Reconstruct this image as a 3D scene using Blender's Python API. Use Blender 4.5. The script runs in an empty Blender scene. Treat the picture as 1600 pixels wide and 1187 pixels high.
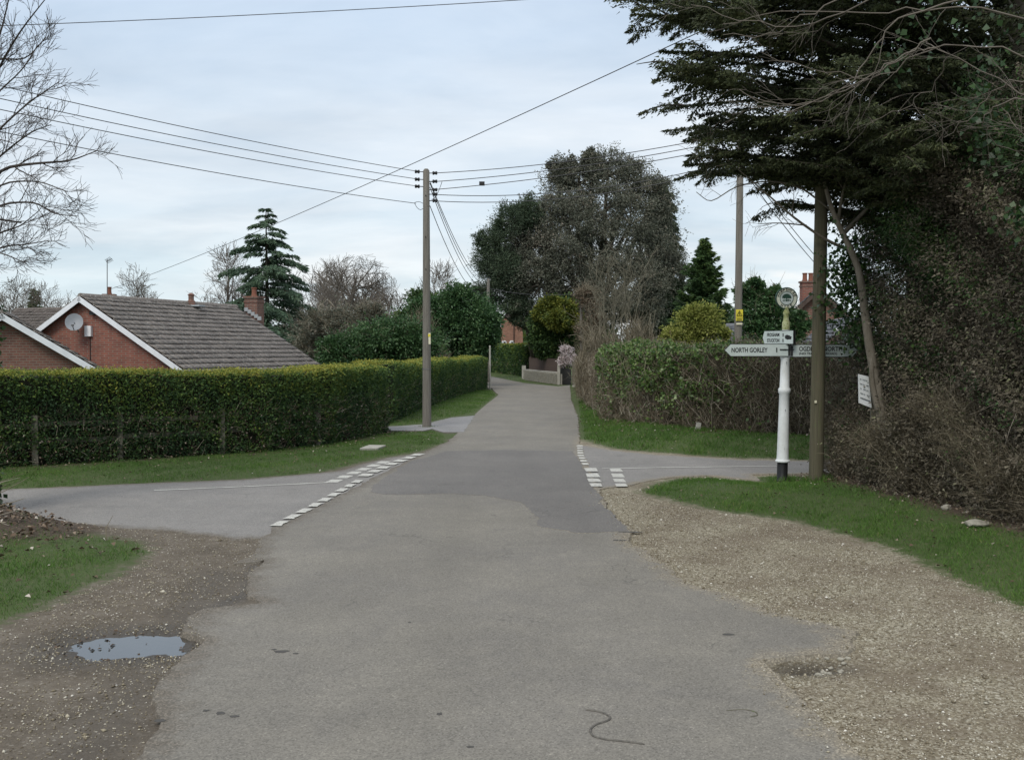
import bpy, bmesh, math, random
import numpy as np
from mathutils import Vector, Matrix
from mathutils import noise as mnoise

sc = bpy.context.scene
R = math.radians
PI = math.pi

# ------------------------------------------------------------------ camera
HC = 2.1                      # eye height in a tall vehicle
PITCH = math.atan((593.5 - 546.0) / 1600.0)
cd = bpy.data.cameras.new('camera')
cam = bpy.data.objects.new('camera', cd)
sc.collection.objects.link(cam)
cam.location = (0, 0, HC)
cam.rotation_euler = (PI / 2 - PITCH, 0, 0)
cd.sensor_width = 36.0
cd.lens = 36.0
cd.clip_start = 0.1
cd.clip_end = 3000
sc.camera = cam

# ------------------------------------------------------------------ sky
SUN_EL, SUN_AZ = R(48), R(205)      # azimuth measured clockwise from +Y
w = bpy.data.worlds.new('World')
sc.world = w
w.use_nodes = True
nt = w.node_tree
N, L = nt.nodes, nt.links
N.clear()
def wn(t, **k):
    n = N.new(t)
    for a, b in k.items():
        setattr(n, a, b)
    return n
out = wn('ShaderNodeOutputWorld')
bg = wn('ShaderNodeBackground')
SKY = 0.1
bg.inputs['Strength'].default_value = SKY
L.new(bg.outputs[0], out.inputs[0])
sky = wn('ShaderNodeTexSky', sky_type='NISHITA', sun_disc=False)
sky.sun_elevation = SUN_EL
sky.sun_rotation = SUN_AZ
tc = wn('ShaderNodeTexCoord')
sep = wn('ShaderNodeSeparateXYZ')
L.new(tc.outputs['Generated'], sep.inputs[0])
zc = wn('ShaderNodeMath', operation='MAXIMUM')
L.new(sep.outputs[2], zc.inputs[0]); zc.inputs[1].default_value = 0.0
zz = wn('ShaderNodeMath', operation='ADD')
L.new(zc.outputs[0], zz.inputs[0]); zz.inputs[1].default_value = 0.16
dx = wn('ShaderNodeMath', operation='DIVIDE'); L.new(sep.outputs[0], dx.inputs[0]); L.new(zz.outputs[0], dx.inputs[1])
dy = wn('ShaderNodeMath', operation='DIVIDE'); L.new(sep.outputs[1], dy.inputs[0]); L.new(zz.outputs[0], dy.inputs[1])
cmb = wn('ShaderNodeCombineXYZ'); L.new(dx.outputs[0], cmb.inputs[0]); L.new(dy.outputs[0], cmb.inputs[1])
def wnoise(scale, detail, off, rough=0.5, dist=0.0):
    mp = wn('ShaderNodeMapping'); L.new(cmb.outputs[0], mp.inputs[0])
    mp.inputs['Location'].default_value = off
    mp.inputs['Scale'].default_value = (0.8, 1.2, 1)
    n = wn('ShaderNodeTexNoise'); L.new(mp.outputs[0], n.inputs['Vector'])
    n.inputs['Scale'].default_value = scale; n.inputs['Detail'].default_value = detail
    n.inputs['Roughness'].default_value = rough; n.inputs['Distortion'].default_value = dist
    return n
def wramp(src, stops):
    r = wn('ShaderNodeValToRGB'); L.new(src, r.inputs[0])
    el = r.color_ramp.elements
    while len(el) < len(stops): el.new(0.5)
    for e, (p, c) in zip(el, stops):
        e.position = p; e.color = (*c, 1) if len(c) == 3 else c
    return r
def wmix(f, a, b, blend='MIX'):
    m = wn('ShaderNodeMix', data_type='RGBA', blend_type=blend)
    if isinstance(f, float): m.inputs[0].default_value = f
    else: L.new(f, m.inputs[0])
    L.new(a, m.inputs[6]); L.new(b, m.inputs[7])
    return m.outputs[2]
# overcast: pale at the horizon, blue-grey sheet higher, brightest towards the zenith as overcast skies are
grad = wramp(zc.outputs[0], [(0.0, (.74, .83, .85)), (.07, (.60, .695, .745)), (.16, (.545, .64, .73)), (.36, (.50, .605, .745)), (1.0, (1.0, 1.03, 1.1))])
lite = wramp(zc.outputs[0], [(0.0, (.84, .87, .87)), (.07, (.75, .785, .805)), (.2, (.69, .74, .79)), (.36, (.64, .72, .82)), (1.0, (1.15, 1.16, 1.18))])
n1 = wnoise(0.95, 8, (3.1, 1.7, 0), .55, .5)
f1 = wramp(n1.outputs[0], [(.38, (0, 0, 0)), (.66, (1, 1, 1))])
n2 = wnoise(1.9, 8, (7.3, 4.4, 2), .55, .3)
f2 = wramp(n2.outputs[0], [(.40, (1, 1, 1)), (.68, (.83, .855, .88))])
c = wmix(f1.outputs[0], grad.outputs[0], lite.outputs[0])
c = wmix(1.0, c, f2.outputs[0], 'MULTIPLY')
# small bright cumulus tops low on the horizon
cm2 = wn('ShaderNodeMapping'); L.new(tc.outputs['Generated'], cm2.inputs[0]); cm2.inputs['Scale'].default_value = (7, 7, 22); cm2.inputs['Location'].default_value = (.9, 0.3, .2)
n3 = wn('ShaderNodeTexNoise'); L.new(cm2.outputs[0], n3.inputs['Vector']); n3.inputs['Scale'].default_value = 1.0; n3.inputs['Detail'].default_value = 6
f3 = wramp(n3.outputs[0], [(.56, (0, 0, 0)), (.62, (1, 1, 1))])
low = wramp(sep.outputs[2], [(.0, (1, 1, 1)), (.06, (1, 1, 1)), (.10, (0, 0, 0))])
f3m = wmix(1.0, f3.outputs[0], low.outputs[0], 'MULTIPLY')
white = wn('ShaderNodeRGB'); white.outputs[0].default_value = (.78, .79, .79, 1)
c = wmix(f3m, c, white.outputs[0])
gain = wn('ShaderNodeVectorMath', operation='SCALE'); L.new(c, gain.inputs[0]); gain.inputs['Scale'].default_value = 1.0 / SKY
fin = wmix(0.94, sky.outputs[0], gain.outputs[0])
L.new(fin, bg.inputs['Color'])

# ------------------------------------------------------------------ sun behind cloud
sd = bpy.data.lights.new('sun', 'SUN')
sd.energy = 1.5
sd.angle = R(22)
sd.color = (1.0, .95, .87)
sun = bpy.data.objects.new('sun', sd)
sc.collection.objects.link(sun)
sv = Vector((math.sin(SUN_AZ) * math.cos(SUN_EL), math.cos(SUN_AZ) * math.cos(SUN_EL), math.sin(SUN_EL)))
sun.rotation_euler = sv.to_track_quat('Z', 'Y').to_euler()
sun.location = (0, 0, 30)

vs = sc.view_settings
vs.view_transform = 'Standard'; vs.look = 'None'; vs.gamma = 1.0; vs.use_curve_mapping = False
vs.exposure = 0.35
sc.cycles.max_bounces = 5
sc.cycles.diffuse_bounces = 3
sc.cycles.glossy_bounces = 2
sc.cycles.transparent_max_bounces = 4

# ------------------------------------------------------------------ geometry helpers
COS, SIN = math.cos(PITCH), math.sin(PITCH)
def ray(px, py):
    x = (px - 800) / 1600.0; y = -(py - 593.5) / 1600.0
    return x, y * SIN + COS, y * COS - SIN
def G(px, py, z=0.0):
    """ground point seen at a photo position"""
    x, y, zz = ray(px, py)
    t = (z - HC) / zz
    return (x * t, y * t)
def P(px, py, Y):
    """point at depth Y seen at a photo position"""
    x, y, z = ray(px, py)
    t = Y / y
    return np.array((x * t, Y, HC + z * t))
def GL(lst): return [G(*p) for p in lst]

def col(): return sc.collection
def world_loc(o):
    v = Vector((0, 0, 0))
    while o is not None:
        v += o.location; o = o.parent
    return v
def link(name, me, mat=None, parent=None, origin=None):
    """link a mesh given in world coordinates as one object"""
    o = bpy.data.objects.new(name, me)
    col().objects.link(o)
    if mat is not None and not me.materials: me.materials.append(mat)
    off = Vector((0, 0, 0))
    if parent is not None:
        off = world_loc(parent); o.parent = parent
    elif origin is not None:
        off = Vector(origin); o.location = off
    if off.length > 0: me.transform(Matrix.Translation(-off))
    return o
def tag(o, label=None, cat=None, group=None, kind=None):
    if label: o['label'] = label
    if cat: o['category'] = cat
    if group: o['group'] = group
    if kind: o['kind'] = kind
    return o
def thing(name, label, cat, loc, group=None):
    o = bpy.data.objects.new(name, None)
    o.empty_display_size = .2
    col().objects.link(o)
    o.location = Vector([float(a) for a in loc])
    return tag(o, label, cat, group)

def mesh_np(name, V, F, smooth=False, tint=None):
    """V (n,3), F (m,k) all faces the same size"""
    V = np.ascontiguousarray(V, dtype=np.float32); F = np.ascontiguousarray(F, dtype=np.int32)
    me = bpy.data.meshes.new(name)
    me.vertices.add(len(V)); me.vertices.foreach_set('co', V.ravel())
    m, k = F.shape
    me.loops.add(m * k); me.loops.foreach_set('vertex_index', F.ravel())
    me.polygons.add(m); me.polygons.foreach_set('loop_start', np.arange(0, m * k, k, dtype=np.int32))
    if smooth: me.polygons.foreach_set('use_smooth', np.ones(m, dtype=bool))
    me.update(calc_edges=True)
    if tint is not None:
        a = me.attributes.new('tint', 'FLOAT', 'POINT')
        a.data.foreach_set('value', np.ascontiguousarray(tint, dtype=np.float32))
    return me

def unit(v):
    return v / (np.linalg.norm(v, axis=-1, keepdims=True) + 1e-9)

class MB:
    """collects shapes, builds ONE mesh"""
    def __init__(s): s.v = []; s.f = []
    def add(s, V, F):
        b = len(s.v); s.v.extend([tuple(map(float, p)) for p in V]); s.f.extend([tuple(b + i for i in f) for f in F])
        return s
    def box(s, c, size, rz=0.0, ax=None):
        hx, hy, hz = size[0] / 2, size[1] / 2, size[2] / 2
        V = []
        for dz in (-hz, hz):
            for x, y in ((-hx, -hy), (hx, -hy), (hx, hy), (-hx, hy)):
                if ax is not None:
                    p = np.array(c) + np.array(ax[0]) * x + np.array(ax[1]) * y + np.array(ax[2]) * dz
                else:
                    p = (c[0] + x * math.cos(rz) - y * math.sin(rz), c[1] + x * math.sin(rz) + y * math.cos(rz), c[2] + dz)
                V.append(p)
        return s.add(V, [(3, 2, 1, 0), (4, 5, 6, 7), (0, 1, 5, 4), (1, 2, 6, 5), (2, 3, 7, 6), (3, 0, 4, 7)])
    def bar(s, a, b, wd, ht, up=(0, 0, 1)):
        a = np.array(a, float); b = np.array(b, float)
        d = unit(b - a); sd_ = unit(np.cross(d, np.array(up, float))); u = np.cross(sd_, d)
        return s.box((a + b) / 2, (np.linalg.norm(b - a), wd, ht), ax=(d, sd_, u))
    def prism(s, pts, off):
        """closed outline (3-D points) extruded by the vector off"""
        n = len(pts); off = np.array(off, float)
        V = [np.array(p, float) for p in pts] + [np.array(p, float) + off for p in pts]
        F = [tuple(range(n - 1, -1, -1)), tuple(range(n, 2 * n))] + [(i, (i + 1) % n, n + (i + 1) % n, n + i) for i in range(n)]
        return s.add(V, F)
    def lathe(s, c, prof, n=20, lean=(0, 0)):
        V = []; F = []
        for r, z in prof:
            for k in range(n):
                a = 2 * PI * k / n
                V.append((c[0] + r * math.cos(a) + lean[0] * z, c[1] + r * math.sin(a) + lean[1] * z, c[2] + z))
        m = len(prof)
        for i in range(m - 1):
            for k in range(n):
                k2 = (k + 1) % n
                F.append((i * n + k, i * n + k2, (i + 1) * n + k2, (i + 1) * n + k))
        F.append(tuple(range(n - 1, -1, -1))); F.append(tuple((m - 1) * n + k for k in range(n)))
        return s.add(V, F)
    def tube(s, pts, rad, n=6):
        pts = np.array(pts, float); m = len(pts)
        rad = np.full(m, rad) if np.isscalar(rad) else np.array(rad)
        V, F = tube_np(pts, rad, n)
        return s.add(V, F)
    def build(s, name, mat, parent=None, origin=None, smooth=False):
        me = bpy.data.meshes.new(name)
        me.from_pydata(s.v, [], s.f)
        if smooth:
            me.polygons.foreach_set('use_smooth', np.ones(len(me.polygons), dtype=bool))
            me.set_sharp_from_angle(angle=R(42))
        me.update()
        return link(name, me, mat, parent, origin)

def tube_np(pts, rad, n):
    m = len(pts)
    t = np.gradient(pts, axis=0); t = unit(t)
    ref = np.array((0.31, 0.17, 0.93)) if abs(t[0][2]) < .9 else np.array((1.0, .1, 0))
    a = unit(np.cross(t, ref)); b = np.cross(t, a)
    ang = np.arange(n) * 2 * PI / n
    V = pts[:, None, :] + rad[:, None, None] * (a[:, None, :] * np.cos(ang)[None, :, None] + b[:, None, :] * np.sin(ang)[None, :, None])
    i = np.arange(m - 1)[:, None] * n; k = np.arange(n)[None, :]; k2 = (k + 1) % n
    F = np.stack([i + k, i + k2, i + n + k2, i + n + k], -1).reshape(-1, 4)
    return V.reshape(-1, 3), F

def tubes_mesh(name, polys):
    """polys: list of (pts, radii, sides) -> one mesh"""
    Vs, Fs, b = [], [], 0
    for pts, rad, n in polys:
        V, F = tube_np(np.asarray(pts, float), np.asarray(rad, float), n)
        Vs.append(V); Fs.append(F + b); b += len(V)
    return mesh_np(name, np.concatenate(Vs), np.concatenate(Fs), smooth=True)

def leaf_arrays(rng, Pn, D, size, aspect=.5, fold=.25, flat=None):
    """one folded diamond per point: D preferred direction of the midrib"""
    n = len(Pn)
    u = unit(D)
    if flat is None: rv = rng.normal(size=(n, 3))
    else: rv = rng.normal(size=(n, 3)) * .35 + flat
    v = unit(np.cross(u, rv)); nn = np.cross(v, u)
    s = (size if np.ndim(size) else np.full(n, size))[:, None]
    w_ = s * aspect * .5
    mid = Pn + u * s * .5 + nn * w_ * fold * 2
    V = np.stack([Pn, mid + v * w_, Pn + u * s - nn * s * .1, mid - v * w_], 1).reshape(-1, 3)
    F = np.arange(n * 4).reshape(n, 4)
    return V, F
def leaves(name, rng, Pn, D, size, mat, parent=None, aspect=.5, tint=None, fold=.25, flat=None, origin=None):
    V, F = leaf_arrays(rng, Pn, D, size, aspect, fold, flat)
    if tint is None: tint = rng.random(len(Pn))
    me = mesh_np(name, V, F, tint=np.repeat(tint, 4))
    return link(name, me, mat, parent, origin)
def needles(name, rng, Pn, D, size, mat, parent=None, aspect=.35, tint=None, origin=None):
    n = len(Pn); u = unit(D); v = unit(np.cross(u, rng.normal(size=(n, 3))))
    s = (size if np.ndim(size) else np.full(n, size))[:, None]
    V = np.stack([Pn - v * s * aspect * .5, Pn + v * s * aspect * .5, Pn + u * s], 1).reshape(-1, 3)
    if tint is None: tint = rng.random(n)
    me = mesh_np(name, V, np.arange(n * 3).reshape(n, 3), tint=np.repeat(tint, 3))
    return link(name, me, mat, parent, origin)
def sticks_mesh(name, rng, Pn, D, length, r0, bend=.2, tint=None):
    """thin two-segment twigs, three sided"""
    n = len(Pn); u = unit(D)
    Ln = (length if np.ndim(length) else np.full(n, length))[:, None]; r = (r0 if np.ndim(r0) else np.full(n, r0))[:, None]
    bv = rng.normal(size=(n, 3)) * bend
    p1 = Pn + u * Ln * .5 + bv * Ln * .25; p2 = Pn + u * Ln + bv * Ln * .1 + rng.normal(size=(n, 3)) * Ln * bend * .3
    a = unit(np.cross(u, rng.normal(size=(n, 3)))); b = np.cross(u, a)
    rings = []
    for p, k in ((Pn, 1.0), (p1, .75), (p2, .35)):
        for j in range(3):
            an = 2 * PI * j / 3
            rings.append(p + (a * math.cos(an) + b * math.sin(an)) * r * k)
    V = np.stack(rings, 1).reshape(-1, 3)
    f = np.array([(0, 1, 4, 3), (1, 2, 5, 4), (2, 0, 3, 5), (3, 4, 7, 6), (4, 5, 8, 7), (5, 3, 6, 8)])
    F = (np.arange(n)[:, None, None] * 9 + f[None]).reshape(-1, 4)
    if tint is None: tint = rng.random(n)
    return mesh_np(name, V, F, tint=np.repeat(tint, 9))

def pip(x, y, poly):
    x = np.asarray(x); y = np.asarray(y)
    ins = np.zeros(x.shape, bool); n = len(poly)
    for i in range(n):
        x0, y0 = poly[i]; x1, y1 = poly[(i + 1) % n]
        if y0 == y1: continue
        c_ = ((y0 > y) != (y1 > y)) & (x < (x1 - x0) * (y - y0) / (y1 - y0) + x0)
        ins ^= c_
    return ins
def pdist(x, y, poly, closed=True):
    d = np.full(np.shape(x), 1e9); n = len(poly)
    for i in range(n if closed else n - 1):
        x0, y0 = poly[i]; x1, y1 = poly[(i + 1) % n]
        dx_, dy_ = x1 - x0, y1 - y0; l2 = dx_ * dx_ + dy_ * dy_ + 1e-12
        t = np.clip(((x - x0) * dx_ + (y - y0) * dy_) / l2, 0, 1)
        d = np.minimum(d, np.hypot(x - x0 - t * dx_, y - y0 - t * dy_))
    return d
def sdist(x, y, poly):
    """signed: positive inside"""
    d = pdist(x, y, poly)
    return np.where(pip(x, y, poly), d, -d)
def sstep(a, b, x):
    t = np.clip((x - a) / (b - a), 0, 1)
    return t * t * (3 - 2 * t)
def wob(x, y, f=1.0, s=0.0):
    return (np.sin(x * 1.7 * f + s) * np.cos(y * 1.3 * f + 2 * s) + .6 * np.sin(x * 3.1 * f - y * 2.3 * f + 3 * s) + .4 * np.cos(x * 5.3 * f + y * 4.7 * f + s)
            + .3 * np.sin(x * 9.7 * f - y * 8.1 * f + 5 * s)) / 2.3

# ------------------------------------------------------------------ materials
def newmat(name):
    m = bpy.data.materials.new(name); m.use_nodes = True
    n = m.node_tree.nodes; n.clear()
    o = n.new('ShaderNodeOutputMaterial'); b = n.new('ShaderNodeBsdfPrincipled')
    m.node_tree.links.new(b.outputs[0], o.inputs[0])
    return m, m.node_tree, b
class NT:
    def __init__(s, nt_): s.nt = nt_; s.n = nt_.nodes; s.l = nt_.links
    def coord(s, kind='Object', scale=(1, 1, 1)):
        t = s.n.new('ShaderNodeTexCoord'); mp = s.n.new('ShaderNodeMapping')
        s.l.new(t.outputs[kind], mp.inputs[0]); mp.inputs['Scale'].default_value = scale
        return mp.outputs[0]
    def pos(s):
        return s.n.new('ShaderNodeNewGeometry').outputs['Position']
    def noise(s, v, scale, detail=4, rough=.55, dist=0.0):
        t = s.n.new('ShaderNodeTexNoise'); s.l.new(v, t.inputs['Vector'])
        t.inputs['Scale'].default_value = scale; t.inputs['Detail'].default_value = detail
        t.inputs['Roughness'].default_value = rough; t.inputs['Distortion'].default_value = dist
        return t.outputs[0]
    def voro(s, v, scale, out='Color'):
        t = s.n.new('ShaderNodeTexVoronoi'); s.l.new(v, t.inputs['Vector']); t.inputs['Scale'].default_value = scale
        return t.outputs[out]
    def ramp(s, src, stops, interp='LINEAR'):
        r = s.n.new('ShaderNodeValToRGB'); s.l.new(src, r.inputs[0]); el = r.color_ramp.elements
        r.color_ramp.interpolation = interp
        while len(el) < len(stops): el.new(.5)
        for e, (p, c_) in zip(el, stops):
            e.position = p
            e.color = (c_, c_, c_, 1) if not hasattr(c_, '__len__') else (*c_, 1)
        return r.outputs[0]
    def mix(s, f, a, b, blend='MIX'):
        m = s.n.new('ShaderNodeMix'); m.data_type = 'RGBA'; m.blend_type = blend
        for k, v in ((0, f), (6, a), (7, b)):
            if isinstance(v, (int, float)): m.inputs[k].default_value = v
            elif isinstance(v, tuple): m.inputs[k].default_value = (*v, 1)
            else: s.l.new(v, m.inputs[k])
        return m.outputs[2]
    def math(s, op, a, b=0.0):
        m = s.n.new('ShaderNodeMath'); m.operation = op
        for k, v in ((0, a), (1, b)):
            if isinstance(v, (int, float)): m.inputs[k].default_value = v
            else: s.l.new(v, m.inputs[k])
        return m.outputs[0]
    def attr(s, name):
        a = s.n.new('ShaderNodeAttribute'); a.attribute_name = name
        return a.outputs['Fac']
    def bump(s, h, strength=.3, dist=.02):
        b = s.n.new('ShaderNodeBump'); s.l.new(h, b.inputs['Height']); b.inputs['Strength'].default_value = strength; b.inputs['Distance'].default_value = dist
        return b.outputs[0]

def mat_plain(name, c1, c2=None, scale=6., rough=.7, bump=.0, stretch=(1, 1, 1), spec=.3, metal=0.0, specks=None):
    m, t, b = newmat(name); q = NT(t)
    c2 = c2 or tuple(x * .8 for x in c1)
    v = q.coord('Object', stretch)
    n_ = q.noise(v, scale, 6, .6)
    c_ = q.ramp(n_, [(.32, c1), (.68, c2)])
    if specks:
        sp = q.noise(v, specks[1], 3, .7)
        c_ = q.mix(q.ramp(sp, [(specks[2], 0.), (specks[2] + .06, 1.)]), c_, specks[0])
    t.links.new(c_, b.inputs['Base Color'])
    b.inputs['Roughness'].default_value = rough; b.inputs['Specular IOR Level'].default_value = spec; b.inputs['Metallic'].default_value = metal
    if bump: t.links.new(q.bump(n_, bump), b.inputs['Normal'])
    return m
def mat_leaf(name, stops, rough=.62, trans=.25, spec=.25):
    """stops: colour ramp over the per-leaf tint"""
    m, t, b = newmat(name); q = NT(t)
    c_ = q.ramp(q.attr('tint'), [(p_, tuple(x * 1.16 for x in k_)) for p_, k_ in stops])
    t.links.new(c_, b.inputs['Base Color']); b.inputs['Roughness'].default_value = rough; b.inputs['Specular IOR Level'].default_value = spec
    if trans:
        tr = t.nodes.new('ShaderNodeBsdfTranslucent'); t.links.new(c_, tr.inputs[0])
        ms = t.nodes.new('ShaderNodeMixShader'); ms.inputs[0].default_value = trans
        o = [x for x in t.nodes if x.type == 'OUTPUT_MATERIAL'][0]
        t.links.new(b.outputs[0], ms.inputs[1]); t.links.new(tr.outputs[0], ms.inputs[2]); t.links.new(ms.outputs[0], o.inputs[0])
    return m

def mat_asphalt(name, c1, c2, dust):
    m, t, b = newmat(name); q = NT(t)
    v = q.pos()
    big = q.noise(v, .45, 5, .6, .3)
    c_ = q.ramp(big, [(.3, c1), (.7, c2)])
    mid = q.noise(v, 3.2, 6, .65)
    c_ = q.mix(q.ramp(mid, [(.45, 0.), (.75, .55)]), c_, dust)
    # tracks of a lighter dusty tone along the lane
    trk = q.noise(q.coord('Object', (1.3, .06, 1)), 1.0, 3, .5)
    c_ = q.mix(q.ramp(trk, [(.45, 0.), (.65, .4)]), c_, tuple(x * .84 for x in c1))
    vc = q.voro(v, 95)
    bw = t.nodes.new('ShaderNodeRGBToBW'); t.links.new(vc, bw.inputs[0])
    ag = q.ramp(bw.outputs[0], [(.0, .62), (.5, 1.0), (.82, 1.12), (1., 1.6)])
    c_ = q.mix(1.0, c_, ag, 'MULTIPLY')
    fine = q.noise(v, 160, 3, .8)
    c_ = q.mix(1.0, c_, q.ramp(fine, [(.3, .72), (.7, 1.22)]), 'MULTIPLY')
    # a few darker stains
    st = q.noise(v, 1.3, 7, .7, 1.0)
    c_ = q.mix(q.ramp(st, [(.60, 0.), (.74, .4)]), c_, (.085, .08, .075))
    cl = q.noise(v, .8, 4, .5, .6)
    c_ = q.mix(1.0, c_, q.ramp(cl, [(.35, .93), (.65, 1.05)]), 'MULTIPLY')
    # fine crazing
    vd = t.nodes.new('ShaderNodeTexVoronoi'); vd.feature = 'DISTANCE_TO_EDGE'; vd.inputs['Scale'].default_value = 1.1
    wv = t.nodes.new('ShaderNodeVectorMath'); wv.operation = 'MULTIPLY_ADD'; nzc = t.nodes.new('ShaderNodeTexNoise'); nzc.inputs['Scale'].default_value = 2.5; nzc.inputs['Detail'].default_value = 5
    t.links.new(v, nzc.inputs['Vector']); t.links.new(nzc.outputs['Color'], wv.inputs[0]); wv.inputs[1].default_value = (.7, .7, .7); t.links.new(v, wv.inputs[2]); t.links.new(wv.outputs[0], vd.inputs['Vector'])
    ck = q.ramp(vd.outputs['Distance'], [(.004, 1.), (.012, 0.)])
    c_ = q.mix(q.math('MULTIPLY', ck, q.ramp(q.noise(v, .6, 3), [(.52, 0.), (.62, .55)])), c_, (.07, .066, .06))
    # grit and mud trodden over the crumbling edges: buff to the right of the lane, brown to the left
    sx = t.nodes.new('ShaderNodeSeparateXYZ'); t.links.new(v, sx.inputs[0])
    side = q.ramp(q.math('ADD', q.math('MULTIPLY', sx.outputs[0], .5), .5), [(.2, (.13, .112, .088)), (.8, (.225, .195, .145))])
    ed = q.math('ADD', q.attr('dust'), q.math('MULTIPLY', q.math('SUBTRACT', q.noise(v, 5, 7, .75), .5), 1.3))
    grit = q.mix(1.0, side, q.ramp(bw.outputs[0], [(.0, .55), (.6, 1.0), (.9, 1.7)]), 'MULTIPLY')
    c_ = q.mix(q.ramp(ed, [(.62, 0.), (1.02, .92)]), c_, grit)
    t.links.new(c_, b.inputs['Base Color']); b.inputs['Roughness'].default_value = .82; b.inputs['Specular IOR Level'].default_value = .3
    t.links.new(q.bump(bw.outputs[0], .35, .006), b.inputs['Normal'])
    return m

M = {}
M['road'] = mat_asphalt('worn_asphalt', (.205, .189, .157), (.172, .16, .141), (.242, .222, .183))
M['patch'] = mat_asphalt('patch_asphalt', (.162, .151, .137), (.142, .134, .124), (.185, .172, .152))
M['side'] = mat_asphalt('side_asphalt', (.235, .222, .205), (.205, .195, .18), (.275, .257, .23))
M['drive'] = mat_asphalt('drive_asphalt', (.25, .245, .24), (.22, .215, .21), (.27, .26, .25))
M['tar'] = mat_plain('old_tar', (.05, .047, .042), (.085, .08, .072), 60, .8)
M['broken'] = mat_plain('broken_asphalt_edge', (.075, .07, .062), (.15, .138, .118), 40, .85, .4)

def mat_paint():
    m, t, b = newmat('worn_road_paint'); q = NT(t); v = q.pos()
    c_ = q.ramp(q.noise(v, 9, 5, .6), [(.3, (.60, .59, .53)), (.7, (.45, .44, .39))])
    wear = q.noise(v, 60, 4, .75)
    c_ = q.mix(q.ramp(wear, [(.47, 0.), (.60, .85)]), c_, (.22, .21, .19))
    t.links.new(c_, b.inputs['Base Color']); b.inputs['Roughness'].default_value = .75
    return m
M['paint'] = mat_paint()

def mat_ground():
    m, t, b = newmat('earth_gravel_and_turf'); q = NT(t); v = q.pos()
    # gravel: buff and grey stones over sandy earth
    vc = q.voro(v, 66); bw = t.nodes.new('ShaderNodeRGBToBW'); t.links.new(vc, bw.inputs[0])
    gr = q.ramp(bw.outputs[0], [(.12, (.115, .097, .062)), (.4, (.21, .18, .12)), (.62, (.29, .258, .185)), (.85, (.44, .41, .325))])
    gr = q.mix(q.ramp(q.noise(v, 1.1, 5, .6), [(.4, 0.), (.62, .75)]), gr, (.15, .118, .082))
    gr = q.mix(1.0, gr, q.ramp(q.noise(v, 120, 3, .8), [(.3, .75), (.7, 1.25)]), 'MULTIPLY')
    # trodden mud on the other side
    md = q.ramp(q.noise(v, 2.3, 8, .7), [(.3, (.085, .068, .048)), (.55, (.135, .112, .084)), (.75, (.19, .165, .13))])
    md = q.mix(1.0, md, q.ramp(q.noise(v, 90, 4, .8), [(.3, .6), (.7, 1.3)]), 'MULTIPLY')
    md = q.mix(q.ramp(bw.outputs[0], [(.80, 0.), (.92, .7)]), md, (.32, .29, .24))
    # soil under turf
    gs = q.ramp(q.noise(v, 9, 8, .8), [(.3, (.045, .055, .018)), (.5, (.06, .09, .024)), (.68, (.095, .078, .048))])
    brk = q.math('MULTIPLY', q.math('SUBTRACT', q.noise(v, 7, 6, .7), .5), .9)
    fm = q.ramp(q.math('ADD', q.attr('mud'), brk), [(.3, 0.), (.7, 1.)])
    fg = q.ramp(q.math('ADD', q.attr('turf'), brk), [(.35, 0.), (.6, 1.)])
    c_ = q.mix(fm, gr, md); c_ = q.mix(fg, c_, gs)
    ls = q.ramp(q.math('ADD', q.attr('litter'), brk), [(.35, 0.), (.6, 1.)])
    lt = q.ramp(q.noise(v, 30, 6, .8), [(.3, (.03, .022, .015)), (.5, (.075, .055, .038)), (.72, (.16, .12, .085))])
    c_ = q.mix(ls, c_, lt)
    wet = q.attr('wet')
    c_ = q.mix(q.math('MULTIPLY', wet, .82), c_, (.035, .028, .02))
    t.links.new(c_, b.inputs['Base Color'])
    rg = q.ramp(wet, [(0., .9), (1., .45)])
    t.links.new(rg, b.inputs['Roughness']); b.inputs['Specular IOR Level'].default_value = .3
    h = q.math('ADD', q.math('MULTIPLY', bw.outputs[0], .5), q.noise(v, 25, 6, .7))
    t.links.new(q.bump(h, .55, .03), b.inputs['Normal'])
    return m
M['ground'] = mat_ground()

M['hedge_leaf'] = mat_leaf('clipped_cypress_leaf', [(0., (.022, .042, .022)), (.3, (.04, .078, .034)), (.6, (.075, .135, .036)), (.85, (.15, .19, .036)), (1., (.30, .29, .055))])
M['hedge_dry'] = mat_leaf('dry_hedge_leaf', [(0., (.05, .035, .022)), (.6, (.14, .10, .065)), (1., (.36, .31, .25))], trans=.1)
M['twig'] = mat_leaf('grey_brown_twig', [(0., (.07, .06, .038)), (.5, (.17, .143, .095)), (.85, (.29, .255, .185)), (1., (.44, .40, .32))], trans=0)
M['twig_pale'] = mat_leaf('pale_twig', [(0., (.15, .125, .095)), (1., (.30, .26, .21))], trans=0)
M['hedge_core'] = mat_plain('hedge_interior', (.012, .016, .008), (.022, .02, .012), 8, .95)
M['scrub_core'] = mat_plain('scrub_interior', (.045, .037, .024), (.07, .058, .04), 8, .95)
M['ivy'] = mat_leaf('ivy_leaf', [(0., (.02, .045, .017)), (.5, (.055, .11, .028)), (.85, (.115, .19, .045)), (1., (.20, .27, .09))], rough=.42, spec=.45)
M['grass'] = mat_leaf('grass_blade', [(0., (.040, .082, .018)), (.5, (.075, .15, .028)), (.85, (.115, .20, .04)), (1., (.23, .22, .085))], trans=.3)
M['cypress'] = mat_leaf('dark_cypress_spray', [(0., (.024, .029, .016)), (.5, (.055, .068, .03)), (.85, (.095, .11, .045)), (1., (.13, .125, .06))], trans=.15)
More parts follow.
